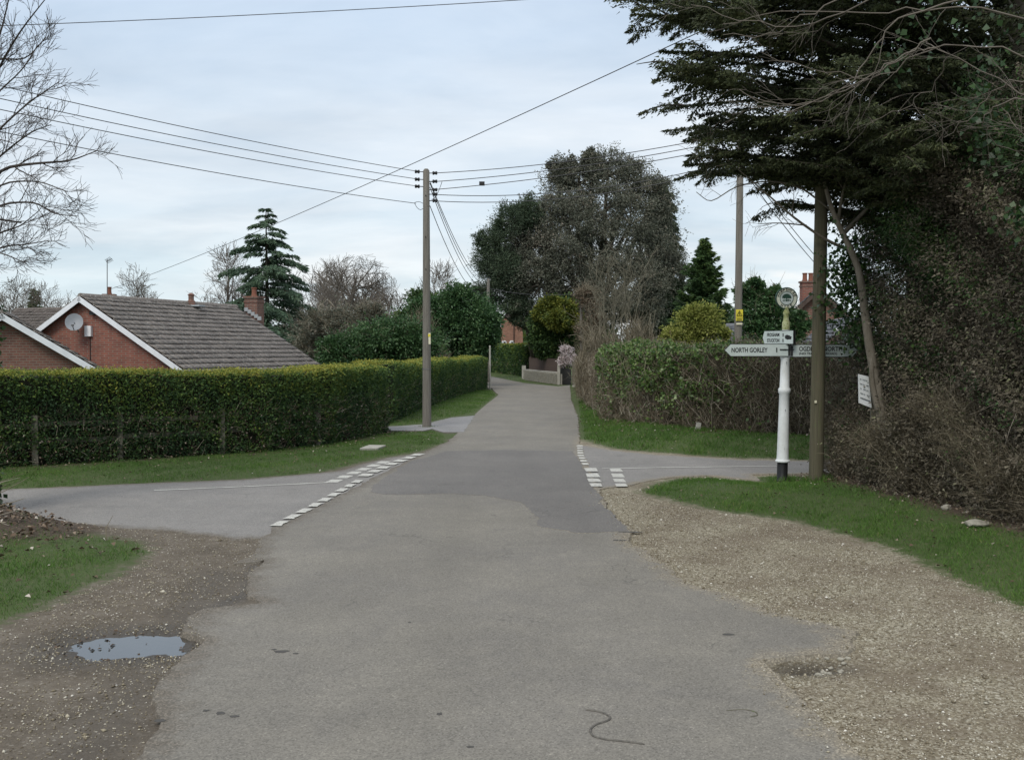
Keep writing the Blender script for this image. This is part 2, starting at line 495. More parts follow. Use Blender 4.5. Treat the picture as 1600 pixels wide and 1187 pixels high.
M['cypress_brown'] = mat_leaf('brown_conifer_spray', [(0., (.045, .038, .028)), (.5, (.11, .094, .068)), (.8, (.16, .142, .10)), (1., (.16, .165, .085))], trans=.1)  # brown-grey sprays of the overgrown hedge, tone varied per spray
M['deodar'] = mat_leaf('cedar_spray', [(0., (.036, .065, .042)), (.6, (.075, .12, .072)), (1., (.12, .165, .095))], trans=.15)
M['conifer'] = mat_leaf('conifer_spray', [(0., (.022, .045, .018)), (.6, (.055, .10, .03)), (1., (.12, .155, .04))], trans=.15)
M['golden'] = mat_leaf('golden_spray', [(0., (.035, .06, .014)), (.5, (.10, .12, .02)), (1., (.21, .20, .03))], trans=.2)
M['greygreen'] = mat_leaf('grey_green_leaf', [(0., (.06, .068, .05)), (.5, (.12, .128, .095)), (.85, (.17, .162, .125)), (1., (.22, .185, .145))], rough=.5, trans=.2)
M['greycypress'] = mat_leaf('grey_cypress_spray', [(0., (.035, .055, .03)), (.6, (.07, .098, .05)), (1., (.11, .13, .07))], trans=.15)
M['pine'] = mat_leaf('pine_needles', [(0., (.035, .055, .034)), (.6, (.07, .098, .058)), (1., (.11, .14, .075))], trans=.1)
M['laurel'] = mat_leaf('laurel_leaf', [(0., (.022, .052, .022)), (.5, (.048, .105, .037)), (.9, (.085, .15, .055)), (1., (.13, .19, .08))], rough=.45, spec=.4)
M['lime'] = mat_leaf('yellow_green_leaf', [(0., (.07, .095, .02)), (.5, (.19, .215, .045)), (1., (.40, .40, .13))], trans=.3)
M['blossom'] = mat_leaf('white_blossom', [(0., (.45, .36, .36)), (1., (.8, .74, .74))], trans=.3)
M['bark'] = mat_plain('grey_bark', (.10, .085, .066), (.055, .045, .034), 9, .9, .6, (1, 1, .25))
M['bark_pale'] = mat_plain('pale_bark', (.20, .175, .14), (.11, .095, .07), 9, .9, .5, (1, 1, .3))
M['bark_far'] = mat_plain('branch_bark', (.165, .145, .12), (.12, .102, .085), 5, .9)
M['bark_olive'] = mat_plain('olive_branch_bark', (.19, .175, .125), (.12, .11, .08), 5, .9)
M['bark_left'] = mat_plain('dark_twig_bark', (.085, .07, .06), (.05, .042, .036), 5, .9)
M['pole'] = mat_plain('weathered_pole_wood', (.205, .19, .165), (.12, .108, .09), 14, .85, .5, (3, 3, .12), specks=((.21, .20, .17), 40, .62))
M['pole_green'] = mat_plain('mossy_pole_wood', (.115, .10, .066), (.07, .066, .04), 14, .88, .5, (3, 3, .12), specks=((.10, .12, .05), 30, .60))
M['metal'] = mat_plain('dull_galvanised', (.22, .22, .22), (.15, .15, .15), 12, .5, 0, metal=.6)
M['black'] = mat_plain('black_cable', (.022, .022, .024), (.03, .03, .03), 12, .6)
M['wire'] = mat_plain('overhead_wire', (.05, .05, .055), (.07, .07, .07), 3, .6)
M['white'] = mat_plain('old_white_paint', (.72, .74, .74), (.60, .62, .60), 7, .5, .1, specks=((.34, .33, .24), 26, .68))
M['arm'] = mat_plain('pale_sign_face', (.56, .62, .60), (.47, .53, .50), 5, .55, 0, specks=((.30, .31, .25), 30, .70))
M['blackpaint'] = mat_plain('black_paint', (.012, .012, .013), (.022, .022, .022), 9, .45)
M['lichen'] = mat_plain('lichen_on_paint', (.30, .32, .13), (.46, .48, .30), 16, .85, .4, specks=((.17, .20, .05), 34, .55))
M['finial'] = mat_plain('weathered_cream_paint', (.68, .70, .60), (.58, .60, .48), 14, .6, .1, specks=((.32, .35, .17), 30, .66))
M['green'] = mat_plain('dark_green_emblem', (.025, .075, .05), (.018, .05, .035), 9, .6)
M['yellow'] = mat_plain('yellow_plate', (.70, .60, .05), (.62, .52, .06), 9, .5)
M['cream'] = mat_plain('cream_plate', (.72, .68, .5), (.6, .57, .42), 9, .6)
M['barge'] = mat_plain('white_bargeboard', (.78, .80, .82), (.66, .68, .70), 3, .5)
M['upvc'] = mat_plain('white_window_frame', (.8, .8, .8), (.72, .72, .72), 3, .4)
M['lead'] = mat_plain('lead_flashing', (.42, .44, .45), (.3, .32, .33), 5, .5)
M['slate'] = mat_plain('grey_slate', (.135, .14, .15), (.09, .095, .105), 7, .6, .2)
M['terracotta'] = mat_plain('terracotta', (.22, .09, .055), (.16, .065, .045), 8, .8)
M['fence'] = mat_plain('grey_fence_wood', (.15, .14, .11), (.085, .08, .058), 12, .9, .3, (.4, 1, 1), specks=((.12, .14, .07), 22, .6))
M['fence_brown'] = mat_plain('brown_fence_boards', (.095, .068, .055), (.06, .043, .036), 9, .9, .2, (1, 1, .2))
M['concrete'] = mat_plain('old_concrete', (.42, .40, .35), (.30, .29, .25), 10, .9, .3)
M['stone'] = mat_plain('rubble_stone', (.34, .32, .26), (.20, .185, .15), 9, .9, .5, specks=((.13, .12, .09), 14, .6))
M['pebble'] = mat_leaf('flint_pebbles', [(0., (.105, .085, .055)), (.35, (.20, .17, .115)), (.7, (.315, .28, .205)), (.93, (.45, .42, .345)), (1., (.64, .61, .54))], rough=.75, trans=0)
M['litter'] = mat_leaf('dead_leaf', [(0., (.05, .034, .022)), (.5, (.13, .09, .058)), (.85, (.24, .19, .14)), (1., (.5, .46, .4))], trans=.1)
M['dish'] = mat_plain('grey_dish', (.27, .285, .30), (.22, .235, .25), 6, .5)

def mat_brick(name, c1, c2, mortar, scale=1.0, rot=0.0):
    m, t, b = newmat(name); q = NT(t)
    # bricks run along the wall: combine the horizontal distance with the height
    tcn = t.nodes.new('ShaderNodeTexCoord'); mp = t.nodes.new('ShaderNodeMapping'); mp.vector_type = 'POINT'
    t.links.new(tcn.outputs['Object'], mp.inputs[0]); mp.inputs['Rotation'].default_value = (0, 0, rot)
    sp = t.nodes.new('ShaderNodeSeparateXYZ'); t.links.new(mp.outputs[0], sp.inputs[0])
    cb = t.nodes.new('ShaderNodeCombineXYZ')
    t.links.new(q.math('ADD', sp.outputs[0], sp.outputs[1]), cb.inputs[0]); t.links.new(sp.outputs[2], cb.inputs[1])
    br = t.nodes.new('ShaderNodeTexBrick'); t.links.new(cb.outputs[0], br.inputs['Vector'])
    br.inputs['Scale'].default_value = scale; br.inputs['Brick Width'].default_value = .225; br.inputs['Row Height'].default_value = .075; br.inputs['Mortar Size'].default_value = .011
    br.inputs['Color1'].default_value = (*c1, 1); br.inputs['Color2'].default_value = (*c2, 1); br.inputs['Mortar'].default_value = (*mortar, 1)
    c_ = q.mix(1.0, br.outputs[0], q.ramp(q.noise(q.coord('Object'), 3, 6, .7), [(.3, .75), (.7, 1.2)]), 'MULTIPLY')
    t.links.new(c_, b.inputs['Base Color']); b.inputs['Roughness'].default_value = .85
    return m
M['brick'] = mat_brick('red_brick', (.27, .085, .055), (.195, .062, .045), (.21, .165, .13))
M['brick_far'] = mat_brick('orange_brick', (.32, .14, .085), (.25, .10, .06), (.24, .19, .15))
M['brick_brown'] = mat_brick('brown_brick', (.205, .085, .058), (.14, .062, .046), (.18, .15, .12))

def mat_tile(name, c1, c2, spot):
    m, t, b = newmat(name); q = NT(t); v = q.coord('Object')
    c_ = q.ramp(q.noise(v, 2.2, 7, .7), [(.3, c1), (.7, c2)])
    c_ = q.mix(q.attr('tint'), c_, tuple(x * .72 for x in c1))
    li = q.noise(v, 15, 5, .75)
    c_ = q.mix(q.ramp(li, [(.53, 0.), (.60, .85)]), c_, spot)
    mo = q.noise(v, 4, 6, .7)
    c_ = q.mix(q.ramp(mo, [(.62, 0.), (.74, .6)]), c_, (.06, .06, .03))
    t.links.new(c_, b.inputs['Base Color']); b.inputs['Roughness'].default_value = .88
    return m
M['tile'] = mat_tile('concrete_roof_tile', (.135, .115, .10), (.175, .15, .13), (.33, .315, .285))
M['tile_red'] = mat_tile('dark_clay_tile', (.085, .07, .062), (.11, .09, .08), (.2, .18, .15))
def mat_water():
    m, t, b = newmat('puddle_water'); q = NT(t)
    b.inputs['Base Color'].default_value = (.035, .032, .026, 1); b.inputs['Roughness'].default_value = .03; b.inputs['Specular IOR Level'].default_value = .75
    b.inputs['Coat Weight'].default_value = .25; b.inputs['Coat Roughness'].default_value = .02
    t.links.new(q.bump(q.noise(q.pos(), 14, 2), .03, .01), b.inputs['Normal'])
    return m
M['water'] = mat_water()
def mat_glass():
    m, t, b = newmat('window_glass')
    b.inputs['Base Color'].default_value = (.03, .035, .04, 1); b.inputs['Roughness'].default_value = .06; b.inputs['Specular IOR Level'].default_value = .7
    return m
M['glass'] = mat_glass()

#%%LAYOUT
# ------------------------------------------------------------------ ground plan (photo positions -> ground)
LEFT_EDGE = [(217, 1187), (246, 1135), (238, 1094), (262, 1049), (322, 1003), (290, 988), (296, 967), (326, 953), (408, 945), (386, 932), (394, 901), (414, 877), (362, 883), (402, 864), (408, 842), (428, 827)]
RIGHT_EDGE = [(890, 602), (893, 625), (903, 655), (906, 697), (922, 735), (941, 774), (945, 791), (960, 810), (992, 831), (976, 847), (1012, 863), (1035, 880), (1075, 914), (1124, 925), (1169, 944), (1225, 962), (1345, 990), (1322, 1020), (1296, 1024), (1230, 1026), (1196, 1034), (1206, 1052), (1240, 1082), (1277, 1120), (1319, 1157), (1362, 1187)]
road_poly = [(-1.95, -6.0)] + GL(LEFT_EDGE) + GL([(659, 709), (697, 692), (722, 672), (745, 645), (779, 617), (768, 607)]) + [(-4.5, 58.0), (-14.0, 60.0), (-14.0, 64.5), (-6.0, 72.0)] + GL([(765, 588), (800, 595), (822, 599), (872, 604)]) + GL(RIGHT_EDGE) + [(1.9, -6.0)]
left_poly = [(-42.0, -1.5)] + [G(0, 766)] + GL([(200, 757), (380, 750), (530, 737), (560, 727), (605, 716), (657, 708), (700, 712), (560, 800), (450, 860), (408, 843), (349, 841), (246, 829), (185, 827), (82, 819), (-20, 805)]) + [(-42.0, -6.0)]
right_poly = GL([(880, 697), (916, 696), (960, 704), (1022, 710), (1162, 719), (1303, 721)]) + [(14.0, 19.0), (40.0, 18.0), (40.0, 14.6), (14.0, 16.4)] + GL([(1303, 740), (1175, 742), (1187, 751), (1106, 743.5), (1050, 746), (1012, 752), (987, 758), (940, 764), (900, 770)])
drive_poly = GL([(660, 664), (705, 653), (742, 650), (724, 676), (692, 676), (675, 671), (660, 674), (612, 673.5)]) + [(-9.0, 27.2), (-9.0, 28.3), G(612, 667)]
patch_poly = GL([(640, 722), (700, 706), (800, 704), (895, 706), (918, 740), (945, 795), (985, 833), (900, 834), (850, 826), (835, 806), (812, 786), (760, 776), (690, 773), (600, 774), (575, 770), (600, 748)])
VERGE = {
 'right': GL([(1000, 768), (1020, 757), (1050, 749), (1110, 746), (1187, 753), (1180, 744.5), (1303, 742)]) + [(9.0, 17.2), (9.0, 8.0), (6.4, 7.6)] + GL([(1600, 950), (1500, 905), (1380, 850), (1250, 815), (1100, 792)]),
 'left': [(-14.0, 13.6)] + GL([(0, 764), (200, 756), (380, 748), (500, 738), (600, 714), (655, 706), (700, 689), (690, 678), (675, 672), (660, 674.5), (612, 674.5)]) + [(-4.6, 23.0), (-8.0, 20.5), (-15.0, 18.0)],
 'hedge': GL([(618, 666), (660, 661), (700, 652), (740, 645), (775, 617), (766, 609)]) + [(-3.6, 48.0), (-4.2, 30.0)],
 'bank': GL([(904, 625), (907, 655), (914, 688), (960, 701), (1030, 707), (1162, 715.5), (1303, 718)]) + [(12.0, 19.6), (12.0, 23.0), (5.0, 26.0), (3.6, 32.0), (3.6, 45.0)],
 'near': [(-9.0, 4.0), (-5.2, 6.4)] + GL([(0, 972), (62, 948), (123, 918), (185, 894), (228, 866), (215, 848), (150, 838), (90, 822), (20, 808)]) + [(-8.5, 11.5), (-12.0, 9.0)],
 'far': GL([(820, 600), (800, 594), (765, 586)]) + [(-8.0, 80.0), (-8.0, 97.0), (1.2, 97.0), (1.4, 72.0)],
}
PUD = (*G(206, 1005), .43, .30)
POT = (*G(1262, 1040), .29, .13)

def terrain(x, y):
    """height of the earth at plan positions"""
    x = np.asarray(x, float); y = np.asarray(y, float)
    z = .012 * wob(x, y, 1.0, .4) + .006 * wob(x, y, 4.0, 1.3) + .035 * wob(x, y, .21, 2.0) * sstep(20, 45, np.abs(x))
    z -= .006
    for k, hgt, wd in (('right', .13, 1.5), ('left', .06, 1.0), ('hedge', .10, 1.2), ('bank', .26, 1.7), ('near', .05, .8), ('far', .15, 2.0)):
        z = z + hgt * sstep(-.06, wd, sdist(x, y, VERGE[k]))
    # brush heap on the near left bank
    z = z + .66 * np.exp(-(((x + 6.9) / 1.25) ** 2 + ((y - 11.0) / 1.35) ** 2)) * (1 + .12 * wob(x, y, 2.5, .7))
    # gardens behind the left hedge lie lower
    z = z - 1.0 * sstep(28.5, 33, y) * sstep(5.0, 8.5, -x) * (1 - sstep(75, 110, y))
    # puddle hollow, pothole, trough along the broken road edge
    z = z - .05 * np.exp(-(((x - PUD[0]) / PUD[2]) ** 2 + ((y - PUD[1]) / PUD[3]) ** 2) ** 1.6)
    pw_ = np.exp(-(((x - PUD[0]) / (PUD[2] * 1.5)) ** 2 + ((y - PUD[1]) / (PUD[3] * 1.5)) ** 2) ** 2)
    z = z + pw_ * (.012 * wob(x, y, 3.7, .9) + .009 * wob(x, y, 9.0, 2.9))
    z = z - .05 * np.exp(-(((x - POT[0]) / POT[2]) ** 2 + ((y - POT[1]) / POT[3]) ** 2))
    for pl in (road_poly, left_poly, right_poly, drive_poly):
        s = sdist(x, y, pl)
        z = np.where(s > 0, np.minimum(z, .004) - .055 * sstep(.10, .25, s), z)
    return z

def axis(segs):
    a = []
    for lo, hi, st in segs: a.extend(np.arange(lo, hi, st))
    return np.array(sorted(set(np.round(a, 4))))
gx = axis([(-900, -120, 60), (-120, -30, 6), (-30, -10, 1.0), (-10, 9, .11), (-3.5, -1.9, .05), (9, 24, .8), (24, 120, 6), (120, 901, 60)])
gy = axis([(-60, -2, 6), (-2, 4.4, .5), (4.4, 14, .09), (6.6, 8.1, .04), (14, 24, .2), (24, 40, .4), (40, 100, 1.2), (100, 200, 8), (200, 1601, 100)])
XX, YY = np.meshgrid(gx, gy)
ZZ = terrain(XX.ravel(), YY.ravel())
nx, ny = len(gx), len(gy)
idx = np.arange(nx * ny).reshape(ny, nx)
F = np.stack([idx[:-1, :-1], idx[:-1, 1:], idx[1:, 1:], idx[1:, :-1]], -1).reshape(-1, 4)
me = mesh_np('ground', np.stack([XX.ravel(), YY.ravel(), ZZ], -1), F, smooth=True)
fx, fy = XX.ravel(), YY.ravel()
turf = np.full(fx.shape, -1.0)
for k, p in VERGE.items():
    turf = np.maximum(turf, np.clip(sdist(fx, fy, p) / .5, -1, 1))
turf = turf * .5 + .5
away = (np.abs(fx) > 9.5) | (fy > 24) | (fy < 2)
turf = np.where(away, 1.0, turf)
mud = sstep(-.6, .4, -fx)
lit = np.exp(-(((fx + 6.4) / 1.8) ** 2 + ((fy - 11.5) / 1.6) ** 2) ** 2)
for hp in ([(-14, 15.9), (-9.3, 17.3), (-7.1, 18.9), (-4.84, 20.4), (-3.5, 23), (-3.1, 26.2)], [(2.4, 29.6), (3.1, 25.1), (4.17, 23.1), (5.45, 21.9), (7, 21.2), (12, 20)], [(5.25, 16.6), (5.9, 11.8), (6.6, 8.0), (7.4, 4)]):
    lit = np.maximum(lit, 1 - pdist(fx, fy, hp, False) / (.55 if hp[0][0] != 5.25 else 1.1))
wet = np.exp(-(((fx - PUD[0]) / (PUD[2] * 1.8)) ** 2 + ((fy - PUD[1]) / (PUD[3] * 1.95)) ** 2) ** 2)
wet = np.maximum(wet, np.exp(-(((fx - POT[0]) / (POT[2] * 1.1)) ** 2 + ((fy - POT[1]) / (POT[3] * 1.35)) ** 2) ** 1.5))
wet = np.maximum(wet, .75 * np.exp(-(pdist(fx, fy, GL([(325, 1000), (290, 985), (330, 950), (390, 925), (405, 880)]), False) / .14) ** 2))
wet = np.maximum(wet, .45 * np.exp(-(pdist(fx, fy, GL([(120, 1187), (200, 1090), (260, 1020), (300, 960), (340, 900)]), False) / .3) ** 2))
for nm, arr in (('turf', turf), ('mud', mud), ('litter', np.clip(lit, 0, 1)), ('wet', wet)):
    a = me.attributes.new(nm, 'FLOAT', 'POINT'); a.data.foreach_set('value', arr.astype(np.float32))
tag(link('ground', me, M['ground']), kind='structure')

# ------------------------------------------------------------------ roads: solid sheets with ragged edges
def ragged(poly, amp, step, seed, ylimit=45):
    rng = np.random.default_rng(seed); out_ = []
    n = len(poly)
    for i in range(n):
        a = np.array(poly[i]); b = np.array(poly[(i + 1) % n]); d = b - a; Ln = np.linalg.norm(d)
        if Ln < 1e-6: continue
        nn = np.array((d[1], -d[0])) / Ln
        near = max(a[1], b[1]) < ylimit and min(a[1], b[1]) > 3 and abs(a[0]) < 11
        k = max(1, int(Ln / (step if near else 2.0)))
        for j in range(k):
            t = j / k; p = a + d * t
            am = amp if near else amp * .6
            nv = mnoise.noise(Vector((p[0] * 2.2, p[1] * 2.2, seed))) * 1.1 + mnoise.noise(Vector((p[0] * 8, p[1] * 8, seed + 3))) * .6 + mnoise.noise(Vector((p[0] * 26, p[1] * 26, seed + 9))) * .35
            out_.append(tuple(p + nn * nv * am))
    return out_
def slab(name, poly, z, depth, mat, edge=None, amp=.05, step=.05, seed=1, parent=None, dusty=False):
    from mathutils.geometry import delaunay_2d_cdt
    pl = ragged(poly, amp, step, seed) if amp else poly
    n = len(pl)
    inner = np.zeros((0, 2))
    if dusty:
        rg_ = np.random.default_rng(seed)
        a_ = np.array(pl); c1 = np.stack([rg_.uniform(-9, 9, 16000), rg_.uniform(3.5, 32, 16000)], -1)
        s_ = sdist(c1[:, 0], c1[:, 1], poly)
        inner = c1[(s_ > .10) & (s_ < .9) & (rg_.random(16000) < np.clip(1.15 - s_, .1, 1))]
    co = [Vector(p) for p in pl] + [Vector(p) for p in inner]
    vs_, es_, fs_, _, _, _ = delaunay_2d_cdt(co, [(i, (i + 1) % n) for i in range(n)], [], 2, 1e-6)
    xy = np.array([(v.x, v.y) for v in vs_])
    sd_ = pdist(xy[:, 0], xy[:, 1], pl) if len(xy) * n < 3e7 else np.zeros(len(xy))
    V = [(x, y, z) for x, y in xy]; F_ = [tuple(f) for f in fs_]
    V2 = np.array(V)
    def up_(f):
        (x0, y0), (x1, y1), (x2, y2) = xy[f[0]], xy[f[1]], xy[f[2]]
        return (x1 - x0) * (y2 - y0) - (x2 - x0) * (y1 - y0) > 0
    F_ = [f if up_(f) else f[::-1] for f in F_]
    k0 = len(F_)
    area = sum(pl[i][0] * pl[(i + 1) % n][1] - pl[(i + 1) % n][0] * pl[i][1] for i in range(n)); sg = 1 if area > 0 else -1
    b0 = len(V)
    for i, (x, y) in enumerate(pl): V.append((x, y, z))
    for i, (x, y) in enumerate(pl):
        x0, y0 = pl[i - 1]; x1, y1 = pl[(i + 1) % n]
        tx, ty = x1 - x0, y1 - y0; l_ = math.hypot(tx, ty) + 1e-9
        V.append((x + sg * ty / l_ * depth * .45, y - sg * tx / l_ * depth * .45, z - depth))
    for i in range(n):
        j = (i + 1) % n; f = (b0 + i, b0 + n + i, b0 + n + j, b0 + j)
        F_.append(f if sg > 0 else f[::-1])
    m_ = bpy.data.meshes.new(name); m_.from_pydata(V, [], F_)
    mi = np.zeros(len(F_), np.int32); mi[k0:] = 1; m_.polygons.foreach_set('material_index', mi)
    e_ = np.zeros(len(V), np.float32); e_[:b0] = np.clip(1 - sd_ / (.55 if dusty is True else .35), 0, 1) * (1 - sstep(22, 30, xy[:, 1])) if dusty else 0; e_[b0:] = 1
    at_ = m_.attributes.new('dust', 'FLOAT', 'POINT'); at_.data.foreach_set('value', e_)
    m_.update()
    m_.materials.append(mat); m_.materials.append(edge or mat)
    return link(name, m_, None, parent)
ro = tag(slab('road', road_poly, .016, .05, M['road'], M['road'], .055, .045, 5, None, True), kind='structure')
sl = tag(slab('side_road', left_poly, .011, .05, M['side'], M['side'], .05, .06, 11, None, True), kind='structure')
sr = tag(slab('side_road', right_poly, .011, .05, M['side'], M['side'], .04, .06, 17, None, True), kind='structure')
dr = tag(slab('driveway', drive_poly, .020, .05, M['drive'], M['broken'], .03, .08, 23), kind='structure')
slab('asphalt_patch', patch_poly, .0195, .005, M['patch'], M['patch'], .07, .06, 29, ro)

# painted markings: every dash a piece of the road
rng = np.random.default_rng(3)
def dash(c0, c1, wd, parent, z=.0255, skew=None):
    """a worn painted block from plan point c0 to c1"""
    a = np.array(c0); b = np.array(c1); d = unit(b - a); nn = np.array((-d[1], d[0])) if skew is None else skew
    ps = []
    k = 7
    for s_, rngk in ((-1, range(k + 1)), (1, range(k, -1, -1))):
        for j in rngk:
            p = a + (b - a) * j / k + nn * s_ * wd / 2
            ps.append((p[0] + rng.normal() * .007, p[1] + rng.normal() * .007))
    bm = bmesh.new()
    f = bm.faces.new([bm.verts.new((x, y, z)) for x, y in ps]); f.normal_update()
    if f.normal.z < 0: f.normal_flip()
    bmesh.ops.triangulate(bm, faces=[f])
    m_ = bpy.data.meshes.new('road_marking'); bm.to_mesh(m_); bm.free()
    return link('road_marking', m_, M['paint'], parent)
def dashes(pts, n, fill, wd, parent, z=.0255):
    pl = [np.array(G(*p)) for p in pts]
    seg = [np.linalg.norm(pl[i + 1] - pl[i]) for i in range(len(pl) - 1)]; tot = sum(seg)
    def at(s):
        for i, l_ in enumerate(seg):
            if s <= l_ or i == len(seg) - 1: return pl[i] + (pl[i + 1] - pl[i]) * (s / l_)
            s -= l_
    for k in range(n):
        s0 = tot * k / n; dash(at(s0), at(s0 + tot / n * fill), wd, parent, z)
dashes([(430, 824), (500, 787), (565, 750)], 9, .68, .13, ro)
dashes([(567, 746), (610, 727), (660, 709)], 7, .66, .20, ro)
dashes([(517, 755), (560, 737), (608, 720)], 6, .66, .20, sl, .0165)
dashes([(906, 697), (907, 712), (916, 730)], 8, .6, .12, ro)
for k, (y0, y1) in enumerate(((733, 738.5), (741.5, 747.5), (749.5, 755), (757, 762))):
    x0 = 914 + k * 2.4
    dash(G(x0, (y0 + y1) / 2), G(x0 + 19, (y0 + y1) / 2), abs(G(800, y0)[1] - G(800, y1)[1]), ro, .0255)
    x0 = 954 + k * 2.6
    dash(G(x0, (y0 + y1) / 2 - .5), G(x0 + 17, (y0 + y1) / 2 - .5), abs(G(800, y0)[1] - G(800, y1)[1]) * .95, sr, .0165)
def line(pts, wd, parent, z):
    pl = [G(*p) for p in pts]
    for i in range(len(pl) - 1): dash(pl[i], pl[i + 1], wd, parent, z)
line([(240, 767.5), (380, 761.5), (512, 755)], .075, sl, .0165)
line([(940, 733), (1080, 731), (1214, 729)], .075, sr, .0165)

# tar marks, cracks and small holes worn into the lane
for px, py, w_, d_ in ((440, 1021, .055, .022), (428, 1018, .02, .012), (462, 1024, .02, .01), (345, 1118, .03, .018), (366, 1123, .03, .012), (322, 1114, .018, .012), (250, 1130, .035, .016), (687, 1119, .016, .014), (985, 833, .16, .028), (968, 846, .08, .03), (1138, 994, .045, .018), (640, 975, .012, .01), (735, 1171, .02, .01)):
    c_ = G(px, py); ps = []
    for k in range(20):
        a = 2 * PI * k / 20; r_ = 1 + .45 * mnoise.noise(Vector((math.cos(a) * 1.9 + px, math.sin(a) * 1.9, py)))
        ps.append((c_[0] + w_ * .9 * r_ * math.cos(a), c_[1] + d_ * 1.3 * r_ * math.sin(a)))
    slab('tar_mark', ps, .0185, .002, M['tar'], M['tar'], 0, parent=ro)

# water in the hollow
th = np.linspace(0, 2 * PI, 90, endpoint=False)
pw = []
for t in th:
    r_ = 1 + .22 * mnoise.noise(Vector((math.cos(t) * 1.6, math.sin(t) * 1.6, 4.2))) + .14 * mnoise.noise(Vector((math.cos(t) * 6, math.sin(t) * 6, 1.1)))
    pw.append((min(PUD[0] + PUD[2] * 1.45 * r_ * math.cos(t), -2.22), PUD[1] + PUD[3] * 1.5 * r_ * math.sin(t)))
tag(slab('puddle', pw, -.026, .004, M['water'], M['water'], 0), kind='structure')

# ------------------------------------------------------------------ loose stones, litter and grass (uncountable)
def inpoly(rng_, poly, n, power=None):
    xs = [p[0] for p in poly]; ys = [p[1] for p in poly]; o = np.zeros((0, 2))
    while len(o) < n:
        c_ = np.stack([rng_.uniform(min(xs), max(xs), n * 2), rng_.uniform(min(ys), max(ys), n * 2)], -1)
        c_ = c_[pip(c_[:, 0], c_[:, 1], poly)]
        o = np.concatenate([o, c_])
    return o[:n]
def pebbles(name, rng_, XY, size, label_kind=True, lift=.3):
    n = len(XY); z = terrain(XY[:, 0], XY[:, 1]); z = np.where(sdist(XY[:, 0], XY[:, 1], road_poly) > .0, np.maximum(z, .0165), z)
    s = size[:, None]
    a = rng_.uniform(0, 2 * PI, n); ca, sa = np.cos(a), np.sin(a)
    base = np.array([(1, 0, 0), (0, 1, 0), (-1, 0, 0), (0, -1, 0), (0, 0, 1), (0, 0, -1)], float)
    sc_ = np.stack([rng_.uniform(.7, 1.25, n), rng_.uniform(.5, .9, n), rng_.uniform(.35, .65, n)], -1)
    V = base[None] * sc_[:, None, :] * s[:, None, :] * .5 + rng_.normal(size=(n, 6, 3)) * s[:, None, :] * .07
    X = V[..., 0] * ca[:, None] - V[..., 1] * sa[:, None] + XY[:, 0, None]
    Y = V[..., 0] * sa[:, None] + V[..., 1] * ca[:, None] + XY[:, 1, None]
    Z = V[..., 2] + (z + size * lift * .5)[:, None]
    f = np.array([(0, 1, 4), (1, 2, 4), (2, 3, 4), (3, 0, 4), (1, 0, 5), (2, 1, 5), (3, 2, 5), (0, 3, 5)])
    F_ = (np.arange(n)[:, None, None] * 6 + f[None]).reshape(-1, 3)
    m_ = mesh_np(name, np.stack([X, Y, Z], -1).reshape(-1, 3), F_, smooth=True, tint=np.repeat(rng_.random(n) ** 1.2, 6))
    return link(name, m_, M['pebble'])
rng = np.random.default_rng(11)
shoulder = [(1.2, 4.2)] + GL([(1362, 1187), (1277, 1120), (1200, 1045), (1322, 1020), (1345, 990), (1225, 962), (1124, 925), (1075, 914), (1012, 863), (992, 831), (945, 791), (941, 772), (1000, 766), (1100, 790), (1250, 812), (1380, 850), (1500, 905), (1600, 948)]) + [(5.4, 6.5), (4.5, 4.2)]
sh2 = [(1.0, 4.2)] + [(x - .3, y) for x, y in shoulder[1:17]] + shoulder[17:]
XY = inpoly(rng, sh2, 95000)
sd_r = sdist(XY[:, 0], XY[:, 1], road_poly)
keep = (rng.random(len(XY)) < np.exp(-np.maximum(sd_r + .02, 0) / .075)) & (rng.random(len(XY)) < .45 + .55 * sstep(-.4, .5, wob(XY[:, 0], XY[:, 1], 1.1, 3)))
XY = XY[keep]
tag(pebbles('gravel', rng, XY, rng.uniform(.006, .017, len(XY)) * (1 + 1.2 * (rng.random(len(XY)) > .96))), 'loose buff gravel spread over the shoulder right of the road', 'gravel', kind='stuff')
leftdirt = [(-4.6, 4.4)] + GL([(0, 985), (62, 955), (123, 925), (185, 900), (235, 866), (180, 838), (90, 822), (185, 826), (349, 841), (410, 843), (414, 877), (394, 901), (386, 932), (300, 975), (322, 1003), (262, 1049), (217, 1187)]) + [(-1.9, 4.4)]
XY = inpoly(rng, leftdirt, 22000)
pd_ = ((XY[:, 0] - PUD[0]) / PUD[2] / 1.05) ** 2 + ((XY[:, 1] - PUD[1]) / PUD[3] / 1.05) ** 2
near_p = np.exp(-(np.sqrt(pd_) - 1.35) ** 2 / .25)
keep = (pd_ > 1.0) & (rng.random(len(XY)) < np.exp(-np.maximum(sdist(XY[:, 0], XY[:, 1], road_poly), 0) / .08)) & (rng.random(len(XY)) < .25 + .4 * sstep(-.2, .6, wob(XY[:, 0], XY[:, 1], .9, 1)) + .5 * near_p)
XY = XY[keep]
tag(pebbles('gravel', rng, XY, rng.uniform(.007, .02, len(XY)) * (1 + 1.0 * (rng.random(len(XY)) > .97))), 'scattered small stones in the mud around the puddle', 'gravel', kind='stuff')
